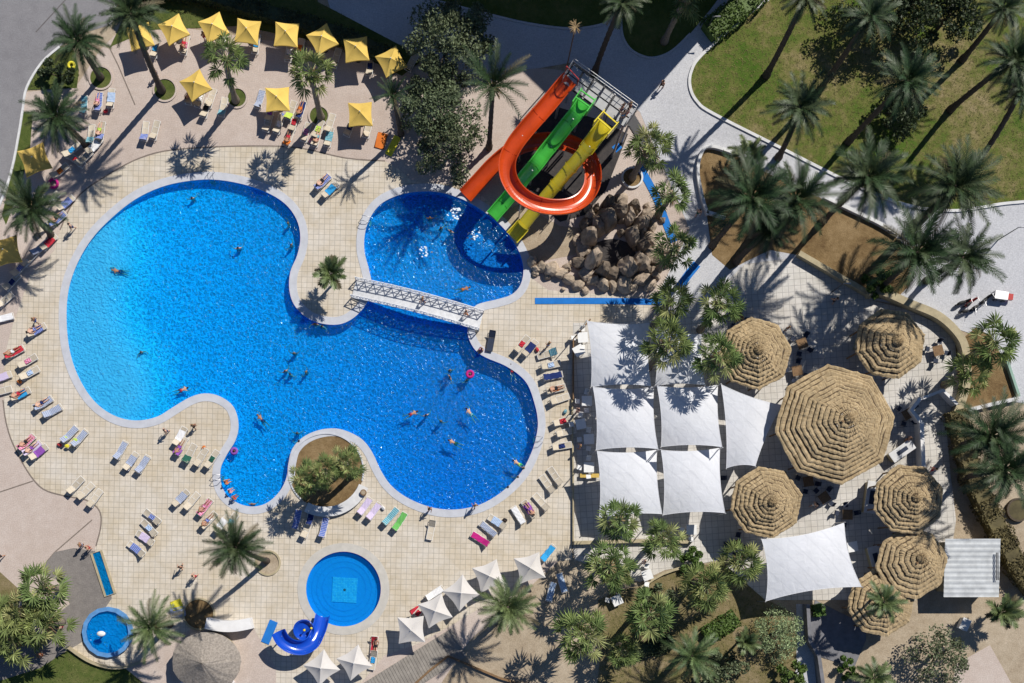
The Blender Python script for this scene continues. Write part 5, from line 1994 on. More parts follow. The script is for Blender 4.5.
for i, (x, y, s) in enumerate(RK):
    o = link('boulder', ROCKM[i % 5], None, P(x, y) + Vector((0, 0, 0.25 * s)), rng.uniform(0, 6.28))
    up = 1.0 + (1.5 if 585 < x < 645 and 205 < y < 275 else 0)
    s *= 0.86
    o.scale = (s * rng.uniform(.65, 1.15), s * rng.uniform(.6, 1.05), s * rng.uniform(.7, 1.0) * up)
    pale = y > 258 + 0.25 * (x - 540) and x < 640 and (x < 580 or y > 272)  # front boulders get a paler rock colour in place of sunlight
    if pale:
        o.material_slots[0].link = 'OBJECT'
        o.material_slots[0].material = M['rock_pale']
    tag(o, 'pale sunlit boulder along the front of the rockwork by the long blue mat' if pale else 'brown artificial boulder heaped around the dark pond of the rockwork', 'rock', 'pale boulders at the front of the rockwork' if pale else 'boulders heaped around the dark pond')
# dark cave pond in the middle of the rockwork
o = sheet('grotto_pond', [[tuple((P(612, 256) + Vector((2.4 * math.cos(a / 3.2), 1.7 * math.sin(a / 3.2), 0))).xy) for a in range(20)]], 0.05, M['shade_and_pond'])
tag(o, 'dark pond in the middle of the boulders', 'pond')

# ================================================================== LOUNGERS AND TOWELS
def quadstrip(mb, rows):
    n = len(rows[0])
    mb.add([q for r in rows for q in r], [(i * n + k, i * n + k + 1, (i + 1) * n + k + 1, (i + 1) * n + k) for i in range(len(rows) - 1) for k in range(n - 1)])


def make_lounger(fm, sm):
    t = thing('sun_lounger', 'lounger', 'sun lounger', (0, 0, 0))
    b = MB()
    for x in (-.31, .31):
        b.tube([(x, -.98, .30), (x, .98, .30)], .028, 6)
    for y in (-.98, -.3, .32, .98):
        b.tube([(-.31, y, .30), (.31, y, .30)], .024, 6)
    for s in (-.2, .2):
        b.tube([(s, .80, .30), (s, .72, .62)], .018, 5)
    b.build('frame', fm, t)
    for x in (-.31, .31):
        for y in (-.85, .85):
            b = MB()
            b.tube([(x, y, .30), (x * 1.02, y * 1.03, 0.0)], .025, 6)
            b.build('leg', fm, t)
    b = MB()
    rows = [[(x, -.97 + 1.3 * i / 6, .33 - .025 * math.sin(math.pi * (x + .29) / .58)) for x in (-.29, -.15, 0, .15, .29)] for i in range(7)]
    quadstrip(b, rows)
    rows = [[(x, y, z - .02) for x, y, z in r] for r in rows]
    quadstrip(b, [r[::-1] for r in rows])
    b.build('seat', sm, t)
    b = MB()
    rows = [[(x, .34 + .62 * i / 4, .34 + .46 * i / 4) for x in (-.29, -.1, .1, .29)] for i in range(5)]
    quadstrip(b, rows)
    for x in (-.3, .3):
        b.tube([(x, .34, .33), (x, .97, .81)], .024, 6)
    b.tube([(-.3, .97, .81), (.3, .97, .81)], .024, 6)
    b.build('backrest', sm, t)
    return t


def towel_mesh(kind):
    """full: seat and backrest; seat: seat only; back: over the backrest; heap: bundled"""
    b = MB()
    rng = random.Random(hash(kind) % 99 if False else {'full': 1, 'seat': 2, 'back': 3, 'heap': 4}[kind])
    prof = [(-.9, .36), (-.6, .36), (-.3, .36), (0, .36), (.3, .365), (.45, .45), (.65, .60), (.85, .75), (.99, .855)]
    sel = {'full': prof, 'seat': prof[1:6], 'back': prof[4:], 'heap': prof[2:5]}[kind]
    wd = {'full': .27, 'seat': .33, 'back': .32, 'heap': .2}[kind]
    rows = []
    dense = []
    for (a, c), (d, e) in zip(sel, sel[1:]):
        for k in range(3):
            dense.append((a + (d - a) * k / 3, c + (e - c) * k / 3))
    dense.append(sel[-1])
    for i, (y, z) in enumerate(dense):
        sk = .03 * math.sin(i * .9)
        row = []
        for x in (-1.12, -1, -.6, -.2, .2, .6, 1, 1.12):
            zz = z + .012 * math.sin(x * 5 + i) + .01 - (.07 if abs(x) > 1.05 else 0)
            if kind == 'heap':
                zz += .12 * rng.random()
            row.append((x * wd + sk * .4, y + .02 * math.sin(x * 3 + i * .4), zz))
        rows.append(row)
    quadstrip(b, rows)
    return b


TOWEL = {k: towel_mesh(k).mesh('towel', None) for k in ('full', 'seat', 'back', 'heap')}
for me in TOWEL.values():
    me.materials.append(M['white'])
LG = {'beige': Proto(make_lounger(M['white'], M['sling']))}
LG['dark'] = Proto(make_lounger(M['darkgrey'], M['navy']))
ORD = ['first', 'second', 'third', 'fourth', 'fifth', 'sixth', 'seventh', 'eighth', 'ninth', 'tenth', 'eleventh', 'twelfth']


def row(where, dirv, items, group='sun loungers around the pools', kind='beige'):
    """items: (px, py, towel colour or None, towel kind[, turn]); counted in the order given"""
    for i, it in enumerate(items):
        px, py, col, tk = it[:4]
        turn = it[4] if len(it) > 4 else rnd.uniform(-6, 6)
        rz = math.atan2(-dirv[0], -dirv[1]) + R(turn)
        loc = P(px, py, 0.35)
        loc.z = 0.012
        lay = f'{ORD[i]} sun lounger {where}' if len(items) > 1 else f'sun lounger {where}'
        LG[kind].put(loc, rz, lay, group)
        if col:
            o = link('towel', TOWEL[tk], None, loc, rz)
            o.material_slots[0].link = 'OBJECT'
            o.material_slots[0].material = cloth(col)
            o.scale = (rnd.uniform(.95, 1.08), rnd.uniform(.92, 1.04), 1)
            tag(o, f'{col} towel on {ORD[i] + " " if len(items) > 1 else ""}lounger {where}', 'towel')


row('down the edge left of the beach end', (-.85, .5), [(37, 330, 'blue', 'seat'), (15, 352, 'red', 'full'), (28, 361, 'pink', 'heap'), (30, 373, 'pale blue', 'heap'), (21, 394, 'sky blue', 'seat')])
row('at the outermost left edge', (-.95, .3), [(4, 318, 'white', 'full'), (2, 377, 'lilac', 'seat'), (2, 391, None, '')])
row('of the grey blue pair by the left pool curve', (-.82, .55), [(44, 403, 'grey blue', 'full'), (53, 411, 'grey blue', 'full')])
row('of the pair with lime pillows', (-.68, .72), [(70, 434, 'grey blue', 'full'), (80, 438, 'grey blue', 'full')])
row('of the crowded three on the deck edge', (-.7, .6), [(27, 442, 'pink', 'full'), (33, 448, 'lilac', 'full'), (39, 452, 'purple', 'seat')])
row('of the empty three near the concrete', (-.62, .78), [(76, 485, None, ''), (86, 491, None, ''), (95, 498, None, '')])
row('of three below the pool beach', (-.5, .86), [(121, 450, 'grey blue', 'full'), (131, 461, 'grey blue', 'seat'), (143, 464, 'grey blue', 'full')])
row('in the cluster at the inner pool bend', (-.5, .86), [(180, 436, 'white', 'seat'), (181, 446, 'purple', 'back'), (190, 453, 'dark green', 'back'), (201, 457, None, ''), (212, 459, 'dark green', 'heap')])
row('of the four under the inner pool bend', (-.65, .75), [(181, 498, 'grey blue', 'seat'), (192, 501, None, ''), (205, 507, 'pink', 'full'), (209, 520, 'white', 'heap')])
row('in the slanted rank on open tiles', (.76, .64), [(152, 517, 'blue', 'heap'), (149, 528, 'pale blue', 'heap'), (145, 538, 'lilac', 'seat'), (136, 549, 'blue', 'seat')])
row('of the lilac pair by the sand bed', (-.65, .76), [(365, 506, 'lilac', 'full'), (374, 511, 'lilac', 'full')])
row('of the leafy pair by the sand bed', (-.58, .81), [(391, 516, 'teal', 'full'), (400, 521, 'green', 'full')])
row('alone below the middle of the big pool', (.28, -.95), [(431, 530, None, '')])
row('of the slanted trio with the magenta towel', (.75, .6), [(480, 539, 'magenta', 'full'), (488, 529, 'grey blue', 'full'), (497, 522, 'pale blue', 'seat')])
row('curving along the lower right pool edge', (.58, .82), [(518, 515, 'white', 'full'), (529, 509, 'purple', 'seat'), (541, 502, None, ''), (547, 484, None, ''), (555, 476, None, '')])
row('in the column beside the sail terrace', (-.96, .26), [(547, 354, 'teal', 'back', 180), (551, 365, 'pale blue', 'heap'), (553, 376, 'navy', 'full'), (556, 389, 'orange', 'heap'), (560, 399, None, ''), (563, 421, 'red', 'heap'), (566, 432, None, ''), (562, 446, 'navy', 'heap')])
row('of the pair below the footbridge', (-.65, .76), [(522, 344, 'red', 'heap'), (530, 348, 'navy', 'seat')])
row('with dark cushion at the end of the footbridge', (.15, -1), [(491, 341, None, '')], kind='dark')
row('by the white parasols at the palm', (-.6, .8), [(548, 553, 'sky blue', 'full')])
row('of the blue two on the palm sand', (.2, -.98), [(551, 592, 'pale blue', 'full'), (562, 583, 'pale blue', 'full', 30)])
row('beside the white parasol, white towelled', (-.8, .6), [(435, 593, 'white', 'full')])
row('with red towel at the white parasols', (-.7, .7), [(418, 613, 'red', 'heap')])
row('of two at the boardwalk', (.15, -.98), [(374, 646, 'red', 'full'), (373, 660, 'sky blue', 'heap')])
row('along the grass circle by the road', (-.12, .99), [(99, 102, 'blue', 'full'), (111, 98, 'pale blue', 'seat'), (84, 105, 'teal', 'full')])
row('on the plaza under the road palm', (-.2, .98), [(91, 134, 'teal', 'back'), (101, 131, 'blue', 'back')])
row('of the plaza pair below the single parasol', (-.15, .99), [(145, 131, 'blue', 'back'), (155, 130, None, '')])
row('above the beach end', (-.7, .7), [(76, 160, 'red', 'heap', 100), (94, 146, 'white', 'seat'), (60, 171, 'orange', 'heap'), (66, 203, 'blue', 'seat'), (58, 219, 'blue', 'full'), (49, 242, 'red', 'seat'), (40, 248, 'grey blue', 'full')])
row('near the two fan palms', (-.3, .95), [(260, 99, 'grey blue', 'full'), (291, 110, 'lime', 'back'), (301, 110, 'navy', 'full'), (279, 124, 'white', 'heap'), (294, 122, 'red', 'heap'), (289, 137, 'orange', 'back'), (317, 137, 'magenta', 'heap'), (329, 137, 'teal', 'seat'), (318, 129, 'lime', 'heap')])
row('behind the fan palm by the hedge', (-.3, .95), [(223, 107, 'teal', 'back'), (211, 98, None, ''), (206, 108, 'black', 'heap')])
row('of the striped pair above the pool neck', (-.65, .76), [(323, 182, 'blue', 'full'), (330, 190, 'sky blue', 'seat')])
row('in the hedge shade', (-.2, .98), [(185, 45, 'pink', 'heap'), (256, 44, 'sky blue', 'heap'), (289, 52, 'white', 'heap'), (300, 48, 'orange', 'heap'), (224, 40, 'white', 'heap'), (336, 58, None, ''), (370, 66, 'navy', 'heap'), (155, 48, 'sky blue', 'heap')])
row('in palm shade by the sand bed', (-.3, .95), [(297, 519, 'blue', 'full'), (311, 515, 'navy', 'full'), (324, 527, 'blue', 'full'), (307, 528, None, '')])
row('tucked beside the yellow parasols', (-.3, .95), [(200, 98, 'white', 'heap'), (190, 95, None, ''), (270, 112, 'purple', 'heap'), (268, 122, None, ''), (350, 127, 'navy', 'heap'), (368, 128, None, ''), (306, 132, 'pink', 'heap'), (330, 123, None, '')])
row('along the road palm trunk', (-.7, .7), [(72, 150, 'sky blue', 'heap'), (84, 158, None, ''), (52, 200, 'white', 'heap'), (45, 226, 'navy', 'heap'), (30, 258, None, ''), (20, 268, 'blue', 'heap'), (12, 282, 'navy', 'heap'), (5, 300, None, '')])
row('under the leaning palm', (-.6, .8), [(222, 524, 'white', 'seat'), (231, 522, 'teal', 'heap')])
row('in the olive tree shade', (-.5, .8), [(407, 120, None, ''), (412, 62, None, '')])



def bag(px, py, col, label):
    t = thing('beach_bag', label, 'bag', P(px, py), rnd.uniform(0, 6))
    b = MB()
    b.tube([(0, -.22, .16), (0, -.1, .18), (0, .1, .18), (0, .22, .16)], [.10, .17, .17, .10], 8)
    b.build('body', cloth(col), t, True)
    b = MB()
    b.tube([(0, -.14, .3), (.1, -.06, .46), (.1, .06, .46), (0, .14, .3)], .015, 5)
    b.build('handle', M['wood'], t)


for x, y, c, s in ((60, 445, 'red', 'red beach bag by the lime pillows'), (128, 470, 'navy', 'navy beach bag between two grey blue loungers below the pool beach'), (204, 448, 'orange', 'orange beach bag in the cluster at the inner pool bend'), (199, 514, 'teal', 'teal beach bag under the inner pool bend'),
                   (157, 524, 'black', 'black beach bag at the slanted rank of loungers'), (383, 508, 'white', 'white beach bag by the lilac towels'), (505, 520, 'black', 'black beach bag beside the pale blue towel'), (537, 350, 'red', 'red beach bag below the footbridge pair of loungers'),
                   (283, 116, 'blue', 'blue beach bag beside the single parasol between fan palms'), (311, 141, 'pink', 'pink beach bag near the magenta towel'), (338, 187, 'white', 'white beach bag by the striped pair above the pool neck'), (106, 112, 'red', 'red beach bag by the grass circle loungers'),
                   (565, 412, 'teal', 'teal beach bag in the column beside the sail terrace'), (20, 382, 'orange', 'orange beach bag left of the beach end')):
    bag(x, y, c, s)

# pillows, floats, small boards
def pillow(px, py, col, label):
    b = MB()
    b.ball((0, 0, .06), .24, 10, 6, (1.1, .8, .3))
    o = b.build('pillow', cloth(col), None, True, P(px, py, .45))
    o.location.z = 0.40
    tag(o, label, 'pillow')


pillow(65, 438, 'lime', 'lime yellow pillow on the outer of two grey blue towelled loungers')
pillow(75, 440, 'lime', 'lime yellow pillow on the inner of two grey blue towelled loungers')
pillow(67, 446, 'yellow', 'small yellow pillow on the tiles by the lime pillows')


def ring_float(px, py, z, col, label, r=.42):
    b = MB()
    n, k = 18, 8
    vs = [((r + .14 * math.cos(2 * math.pi * j / k)) * math.cos(2 * math.pi * i / n), (r + .14 * math.cos(2 * math.pi * j / k)) * math.sin(2 * math.pi * i / n), .14 * math.sin(2 * math.pi * j / k)) for i in range(n) for j in range(k)]
    b.add(vs, [(i * k + j, i * k + (j + 1) % k, ((i + 1) % n) * k + (j + 1) % k, ((i + 1) % n) * k + j) for i in range(n) for j in range(k)])
    p = P(px, py)
    p.z = z
    tag(b.build('ring_float', cloth(col), None, True, p), label, 'float')


ring_float(234, 451, -.05, 'purple', 'purple ring float at the inner bend of the big pool', .26)
ring_float(470, 374, -.05, 'magenta', 'magenta ring float beside the swimmers below the footbridge', .3)
ring_float(54, 184, .15, 'magenta', 'magenta ring float lying under the gold parasol')
ring_float(72, 66, .15, 'yellow', 'yellow ring float lying by the dark bush at the road', .3)


def slab(px, py, size, rz, col, label, z=.12, name='float_mat'):
    b = MB()
    n = 8
    lx, ly = size
    rows = [[(lx * (-.5 + i / 4), ly * (-.5 + j / n), z * (.55 + .45 * abs(math.sin(j * 1.57 + .78)))) for i in range(5)] for j in range(n + 1)]
    quadstrip(b, [[(x, y, .02) for x, y, zz in r][::-1] for r in rows])
    quadstrip(b, rows)
    for x in (-lx / 2, lx / 2):
        b.tube([(x, -ly / 2, z * .5), (x, ly / 2, z * .5)], z * .5, 6)
    for y in (-ly / 2, ly / 2):
        b.tube([(-lx / 2, y, z * .5), (lx / 2, y, z * .5)], z * .5, 6)
    tag(b.build(name, cloth(col), None, True, P(px, py)), label, 'float').rotation_euler = (0, 0, R(rz))


slab(381, 141, (.9, 1.5), -15, 'orange', 'orange air mattress under the single parasol by the olive tree')
slab(393, 146, (.6, 2.0), -28, 'yellow', 'yellow air mattress beside the orange one')
slab(177, 605, (1.0, .9), 20, 'yellow', 'yellow square float on the bare planter by the paddling pool')
slab(416, 612, (.9, .8), 30, 'red', 'red float at the edge of a white parasol')
slab(178, 612, (1.4, .9), 10, 'grey blue', 'grey board lying in the bare planter')

# curved white bench on the round sand bed
CB = P(326, 471)
sb = [(CB.x + 3.75 * math.cos(a / 20 * 2 * math.pi), CB.y + 3.75 * math.sin(a / 20 * 2 * math.pi)) for a in range(20)]
struct(sheet('sand_bed', [sb], 0.03, M['soil']))
t = thing('bench', 'curved white bench round the lower side of the sand bed', 'bench', (0, 0, 0))
b = MB()
band(b, [(CB.x + 4.1 * math.cos(R(a)), CB.y + 4.1 * math.sin(R(a))) for a in range(-118, -18, 6)], 1.0, 0.32, 0.45)
b.build('seat', M['stone'], t)
b = MB()
band(b, [(CB.x + 4.1 * math.cos(R(a)), CB.y + 4.1 * math.sin(R(a))) for a in range(-116, -20, 6)], 0.7, 0.0, 0.318)
b.build('base', M['beigewall'], t)
wl = MB()
band(wl, [(CB.x + 3.75 * math.cos(R(a)), CB.y + 3.75 * math.sin(R(a))) for a in range(-15, 235, 5)], 0.14, 0.0, 0.12)
tag(wl.build('edging', M['coping']), 'thin stone edging round the sand bed with three palms', 'edging')
t = thing('litter_bin', 'small round brown bin at the end of the curved bench', 'bin', P(364, 493))
b = MB()
b.tube([(0, 0, 0), (0, 0, .75)], [.26, .32], 14)
b.build('drum', M['wood'], t)
b = MB()
b.disc((0, 0, .752), .22, .02, 14)
b.build('lid', M['sand'], t)


# ================================================================== TABLES, MOPEDS, LAMPS
def make_table():
    t = thing('table', 'table', 'table')
    b = MB()
    b.box((0, 0, .73), (1.0, 1.0, .05))
    b.build('tabletop', M['white'], t)
    for x in (-.42, .42):
        for y in (-.42, .42):
            b = MB()
            b.tube([(x, y, 0), (x, y, .705)], .03, 6)
            b.build('leg', M['white'], t)
    return t


def make_chair():
    t = thing('chair', 'chair', 'chair')
    b = MB()
    b.box((0, 0, .44), (.46, .46, .04))
    b.build('seat', M['white'], t)
    b = MB()
    b.box((0, .22, .68), (.44, .04, .44), 0, Matrix.Rotation(R(-10), 3, 'X'))
    b.build('backrest', M['white'], t)
    for x in (-.19, .19):
        for y in (-.19, .19):
            b = MB()
            b.tube([(x, y, 0), (x, y, .42)], .02, 5)
            b.build('leg', M['white'], t)
    return t


TB, CH_ = Proto(make_table()), Proto(make_chair())
TL = [(582, 339, 5, 'white table in the sun at the corner of the sail terrace'), (586, 402, 0, 'white table at the edge of the sail shadow printed sail side'), (588, 440, 3, 'white table in the dark strip beside the navy towel lounger'), (588, 468, 0, 'white table half in sun at the low yellow bench'),
      (580, 425, 12, 'white table deep in the shade strip'), (690, 530, 0, 'white table under the edge of the lowest sail'), (646, 575, 20, 'small table on the light tiles above the dry garden'), (616, 600, 25, 'white table on the sand beside the dry garden'),
      (850, 547, 10, 'white table between the big sail and the thatched roofs'), (578, 352, 30, 'brown topped table at the timber edge')]
for x, y, rz, s in TL:
    TB.put(P(x, y) + Vector((0, 0, .022)), R(rz), s)
near = ['above it', 'below it', 'on its pool side']
for i, (x, y, rz, s) in enumerate(TL[:8]):
    for k, (dx, dy) in enumerate(((0, -9), (0, 9), (-9, 0))):
        if (i + k) % 3 == 2 and i > 3:
            continue
        CH_.put(P(x + dx, y + dy) + Vector((0, 0, .022)), math.atan2(-dx, -dy) + R(rnd.uniform(-15, 15)), 'white chair ' + near[k] + ' at the ' + ' '.join(s.split()[:8]), 'chairs at the terrace tables')
t = thing('bench', 'yellow topped bench across the shaded strip beside the sails', 'bench', P(589, 476))
b = MB()
b.box((0, 0, .45), (1.9, .4, .06))
b.build('seat', M['gold_canvas'], t)
for x in (-.7, .7):
    b = MB()
    b.box((x, 0, .21), (.08, .34, .42))
    b.build('leg', M['wood'], t)


def wheel(r, wd=.09):
    tyre = MB()
    n, k = 20, 8
    vs = [((r + wd * .5 * math.cos(2 * math.pi * j / k)) * math.cos(2 * math.pi * i / n), wd * .5 * math.sin(2 * math.pi * j / k), (r + wd * .5 * math.cos(2 * math.pi * j / k)) * math.sin(2 * math.pi * i / n)) for i in range(n) for j in range(k)]
    tyre.add(vs, [(i * k + j, i * k + (j + 1) % k, ((i + 1) % n) * k + (j + 1) % k, ((i + 1) % n) * k + j) for i in range(n) for j in range(k)])
    rim = MB()
    for q in range(5):
        a = 2 * math.pi * q / 5
        rim.tube([(0, 0, 0), (r * math.cos(a), 0, r * math.sin(a))], .02, 5)
    rim.tube([(0, -.06, 0), (0, .06, 0)], .05, 8)
    return tyre, rim


def make_moped(col):
    t = thing('moped', 'moped', 'moped')
    for x in (-.62, .62):
        ty, rm = wheel(.24)
        wo = ty.build('wheel', M['black'], t, True, (x, 0, .29))
        rm.build('rim', M['steel'], wo)
    b = MB()
    b.tube([(-.75, 0, .55), (-.45, 0, .62), (-.1, 0, .45), (.15, 0, .30), (.35, 0, .34), (.52, 0, .65), (.50, 0, .95)], [.1, .17, .17, .13, .14, .12, .07], 10)
    b.build('body', col, t, True)
    b = MB()
    b.ball((-.42, 0, .76), .3, 10, 6, (1.25, .5, .3))
    b.build('seat', M['black'], t, True)
    b = MB()
    b.tube([(.46, -.34, 1.05), (.5, 0, 1.0), (.46, .34, 1.05)], .022, 6)
    b.tube([(.5, 0, 1.0), (.66, 0, .35)], .03, 6)
    b.build('handlebar', M['steel'], t)
    b = MB()
    b.ball((.6, 0, .88), .09, 8, 6)
    b.build('headlight', M['white'], t)
    return t


for x, y, rz, col, s in ((962, 303, 20, M['black'], 'black moped, first in the parked row beside the curved wall'), (969, 303, 35, M['redpaint'], 'red moped parked between two dark mopeds'), (976, 307, 25, M['steel'], 'silver moped at the end of the parked row')):
    o = make_moped(col)
    o.location = P(x, y)
    o.rotation_euler = (0, 0, R(rz))
    o['label'] = s
for x, y, rz, s in ((984, 300, 40, 'dark moped parked tight against the grey hand cart'), (966, 312, 10, 'dark moped set back from the parked row towards the curved wall')):
    o = make_moped(M['black'] if x > 970 else M['navy'])
    o.location = P(x, y)
    o.rotation_euler = (0, 0, R(rz))
    o['label'] = s
t = thing('luggage_cart', 'grey covered hand cart with red tail on the promenade beside the mopeds', 'cart', P(998, 297), R(-8))
b = MB()
b.box((0, 0, .55), (1.3, .8, .5))
b.build('box', M['steel'], t)
b = MB()
b.box((.95, 0, .5), (.5, .6, .35))
b.build('tail_box', M['redpaint'], t)
for x in (-.4, .4):
    for y in (-.44, .44):
        ty, rm = wheel(.18, .07)
        wo = ty.build('wheel', M['black'], t, True, (x, y, .22))
        rm.build('rim', M['steel'], wo)
b = MB()
b.tube([(-.65, 0, .6), (-1.2, 0, 1.0)], .025, 6)
b.build('handle', M['steel'], t)


def bar_counter(px, py, size, rz, label):
    t = thing('bar_counter', label, 'bar counter', P(px, py), R(rz))
    b = MB()
    b.box((0, 0, .53), (size[0], size[1], 1.0))
    b.build('body', M['beigewall'], t)
    b = MB()
    b.box((0, 0, 1.06), (size[0] + .2, size[1] + .2, .06))
    b.build('worktop', M['stone'], t)
    b = MB()
    b.box((0, 0, 1.1), (size[0] * .5, size[1] * .45, .02))
    b.build('sink', M['navy'], t)


bar_counter(868, 498, (1.0, 3.0), -8, 'beige bar counter with dark basin beside the thatched roof by the hedge')
bar_counter(862, 340, (1.2, 2.4), -20, 'beige bar counter at the shaded thatched hut inside the curved wall')
bar_counter(872, 558, (1.0, 2.2), 15, 'beige bar counter between the big separate sail and the stacked thatched roofs')
bar_counter(898, 452, (2.4, .9), 35, 'pale bar counter between the largest thatched roof and the white stepped wall')
DT = Proto(make_table())
DC = Proto(make_chair())
dm = {'tabletop': M['wood'], 'leg': M['darkgrey']}
dcm = {'seat': M['navy'], 'backrest': M['navy'], 'leg': M['darkgrey']}
for x, y, rz, s in ((800, 345, 20, 'dark table between the striped thatched roof and the shaded hut'), (795, 372, 10, 'dark table at the upper side of the largest thatched roof'), (822, 498, 35, 'dark table below the largest thatched roof in its shadow'), (806, 482, 10, 'dark table between the largest roof and the one below the small sail'),
                    (845, 515, 0, 'dark table on the open tiles right of the big separate sail top'), (735, 545, 15, 'dark table above the big separate sail in roof shadow'), (712, 478, 0, 'dark table between the lowest sails and their neighbouring thatched roof'), (905, 415, 30, 'dark table by the white stepped wall'),
                    (736, 318, 25, 'dark table above the thatched roof next to the sails'), (935, 352, 15, 'dark table on sunlit tiles inside the curved terrace wall')):
    DT.put(P(x, y) + Vector((0, 0, .022)), R(rz), s, None, None, dm)
    for k in range(4):
        a = R(rz + 90 * k + rnd.uniform(-15, 15))
        DC.put(P(x, y) + Vector((1.0 * math.sin(a), 1.0 * math.cos(a), .022)), -a, 'dark chair drawn up to the ' + ' '.join(s.split()[:8]), 'dark chairs around ' + s, None, dcm)


def lamp_post(px, py, label, h=4.0):
    t = thing('street_lamp', label, 'street lamp', P(px, py))
    b = MB()
    b.tube([(0, 0, 0), (0, 0, h)], [.06, .04], 8)
    b.build('pole', M['darkgrey'], t)
    b = MB()
    b.tube([(0, 0, h), (.2, 0, h + .12), (.7, 0, h + .1)], [.04, .05, .09], 8)
    b.build('lamp_head', M['steel'], t)


lamp_post(998, 240, 'slim lamp post on the promenade with a long thin shadow')
lamp_post(832, 292, 'lamp post on the terrace tiles inside the straight beige wall', 3.2)
lamp_post(706, 32, 'lamp post at the corner of the bright green hedge', 3.0)

# hotel building beyond the upper edge, casting the broad shadow
FP = [(282, -139), (372, -99), (467, -68), (520, -62), (570, -48), (609, -54), (645, -67), (667, -46), (700, -32), (741, -14), (860, -141), (900, -300), (300, -330)]
t = thing('hotel_building', 'pale hotel block beyond the walk whose shadow covers the slide approach', 'building')
lp = W(FP)
HB = 20.0
b = MB()
n = len(lp)
b.add([(x, y, z) for z in (0, HB) for x, y in lp], [(k, (k + 1) % n, n + (k + 1) % n, n + k) for k in range(n)])
b.build('wall', M['render'], t)
sheet('roof', [lp], HB - 0.3, M['sand'], t)
tw_ = W([(672, -50), (744, -11), (801, -76), (729, -115)])
b = MB()
b.add([(x, y, z) for z in (0, 25.0) for x, y in tw_], [(k, (k + 1) % 4, 4 + (k + 1) % 4, 4 + k) for k in range(4)] + [(4, 5, 6, 7)])
b.build('stair_tower', M['render'], t)
for k in range(1, 9):
    a, c = Vector((*lp[k], 0)), Vector((*lp[(k + 1) % n], 0))
    L = (c - a).length
    d = (c - a).normalized()
    m_ = int(L // 3.2)
    for i in range(m_):
        for f in range(6):
            p = a + d * (L * (i + .5) / m_)
            b = MB()
            b.box((p.x, p.y, 1.9 + f * 3.2), (1.5, .14, 1.7), math.atan2(d.y, d.x))
            b.build('window', M['glass'], t)
# ================================================================== PEOPLE
def skin_body(J, E, RAD, root='pelvis'):
    names = list(J)
    me = bpy.data.meshes.new('body')
    me.from_pydata([J[n] for n in names], [(names.index(a), names.index(b)) for a, b in E], [])
    o = bpy.data.objects.new('tmp_body', me)
    COL.objects.link(o)
    md = o.modifiers.new('s', 'SKIN')
    for i, n in enumerate(names):
        r = RAD[n]
        me.skin_vertices[0].data[i].radius = (r, r) if not isinstance(r, tuple) else r
        me.skin_vertices[0].data[i].use_root = n == root
    md.use_smooth_shade = True
    ss = o.modifiers.new('d', 'SUBSURF')
    ss.levels = 1
    ss.render_levels = 1
    dg = bpy.context.evaluated_depsgraph_get()
    out = bpy.data.meshes.new_from_object(o.evaluated_get(dg))
    bpy.data.objects.remove(o)
    return out


EDG = [('pelvis', 'spine'), ('spine', 'chest'), ('chest', 'neck'), ('neck', 'head'), ('head', 'crown')]
for s in 'lr':
    EDG += [('chest', s + 'sh'), (s + 'sh', s + 'el'), (s + 'el', s + 'wr'), (s + 'wr', s + 'pa'), ('pelvis', s + 'hip'), (s + 'hip', s + 'kn'), (s + 'kn', s + 'an'), (s + 'an', s + 'to')]
RADS = dict(pelvis=.135, spine=.115, chest=.14, neck=.055, head=.095, crown=.075)
for s in 'lr':
    RADS.update({s + 'sh': .065, s + 'el': .045, s + 'wr': .032, s + 'pa': .036, s + 'hip': .095, s + 'kn': .06, s + 'an': .042, s + 'to': .035})


def stand(walk=0.0, arm=0.0):
    J = dict(pelvis=(0, 0, .93), spine=(0, .01, 1.14), chest=(0, 0, 1.32), neck=(0, .01, 1.47), head=(0, .03, 1.58), crown=(0, .02, 1.67))
    for s, g in (('l', -1), ('r', 1)):
        w_ = walk * g
        J[s + 'sh'] = (.18 * g, 0, 1.40)
        J[s + 'el'] = (.24 * g, -.05 - w_ * .5 + arm * .15, 1.13 + arm * .05)
        J[s + 'wr'] = (.24 * g - arm * .08 * g, .06 - w_ * .8 + arm * .3, .90 + arm * .22)
        J[s + 'pa'] = (.24 * g - arm * .1 * g, .09 - w_ * .9 + arm * .38, .83 + arm * .25)
        J[s + 'hip'] = (.095 * g, 0, .88)
        J[s + 'kn'] = (.10 * g, .04 + w_ * .7, .49)
        J[s + 'an'] = (.10 * g, w_ * 1.1 - .02, .085)
        J[s + 'to'] = (.11 * g, w_ * 1.1 + .13, .035)
    return J


def recline():
    """on the back on a lounger: feet towards -Y, torso up the backrest"""
    J = dict(pelvis=(0, .16, .47), spine=(0, .36, .55), chest=(0, .53, .67), neck=(0, .66, .78), head=(0, .75, .87), crown=(0, .82, .93))
    for s, g in (('l', -1), ('r', 1)):
        J[s + 'sh'] = (.18 * g, .60, .71)
        J[s + 'el'] = (.28 * g, .36, .56)
        J[s + 'wr'] = (.24 * g, .14, .49)
        J[s + 'pa'] = (.22 * g, .07, .49)
        J[s + 'hip'] = (.095 * g, .10, .45)
        J[s + 'kn'] = (.11 * g, -.32, .47 + (.14 if g > 0 else 0))
        J[s + 'an'] = (.11 * g, -.74 + (.06 if g > 0 else 0), .41)
        J[s + 'to'] = (.13 * g, -.80, .53)
    return J


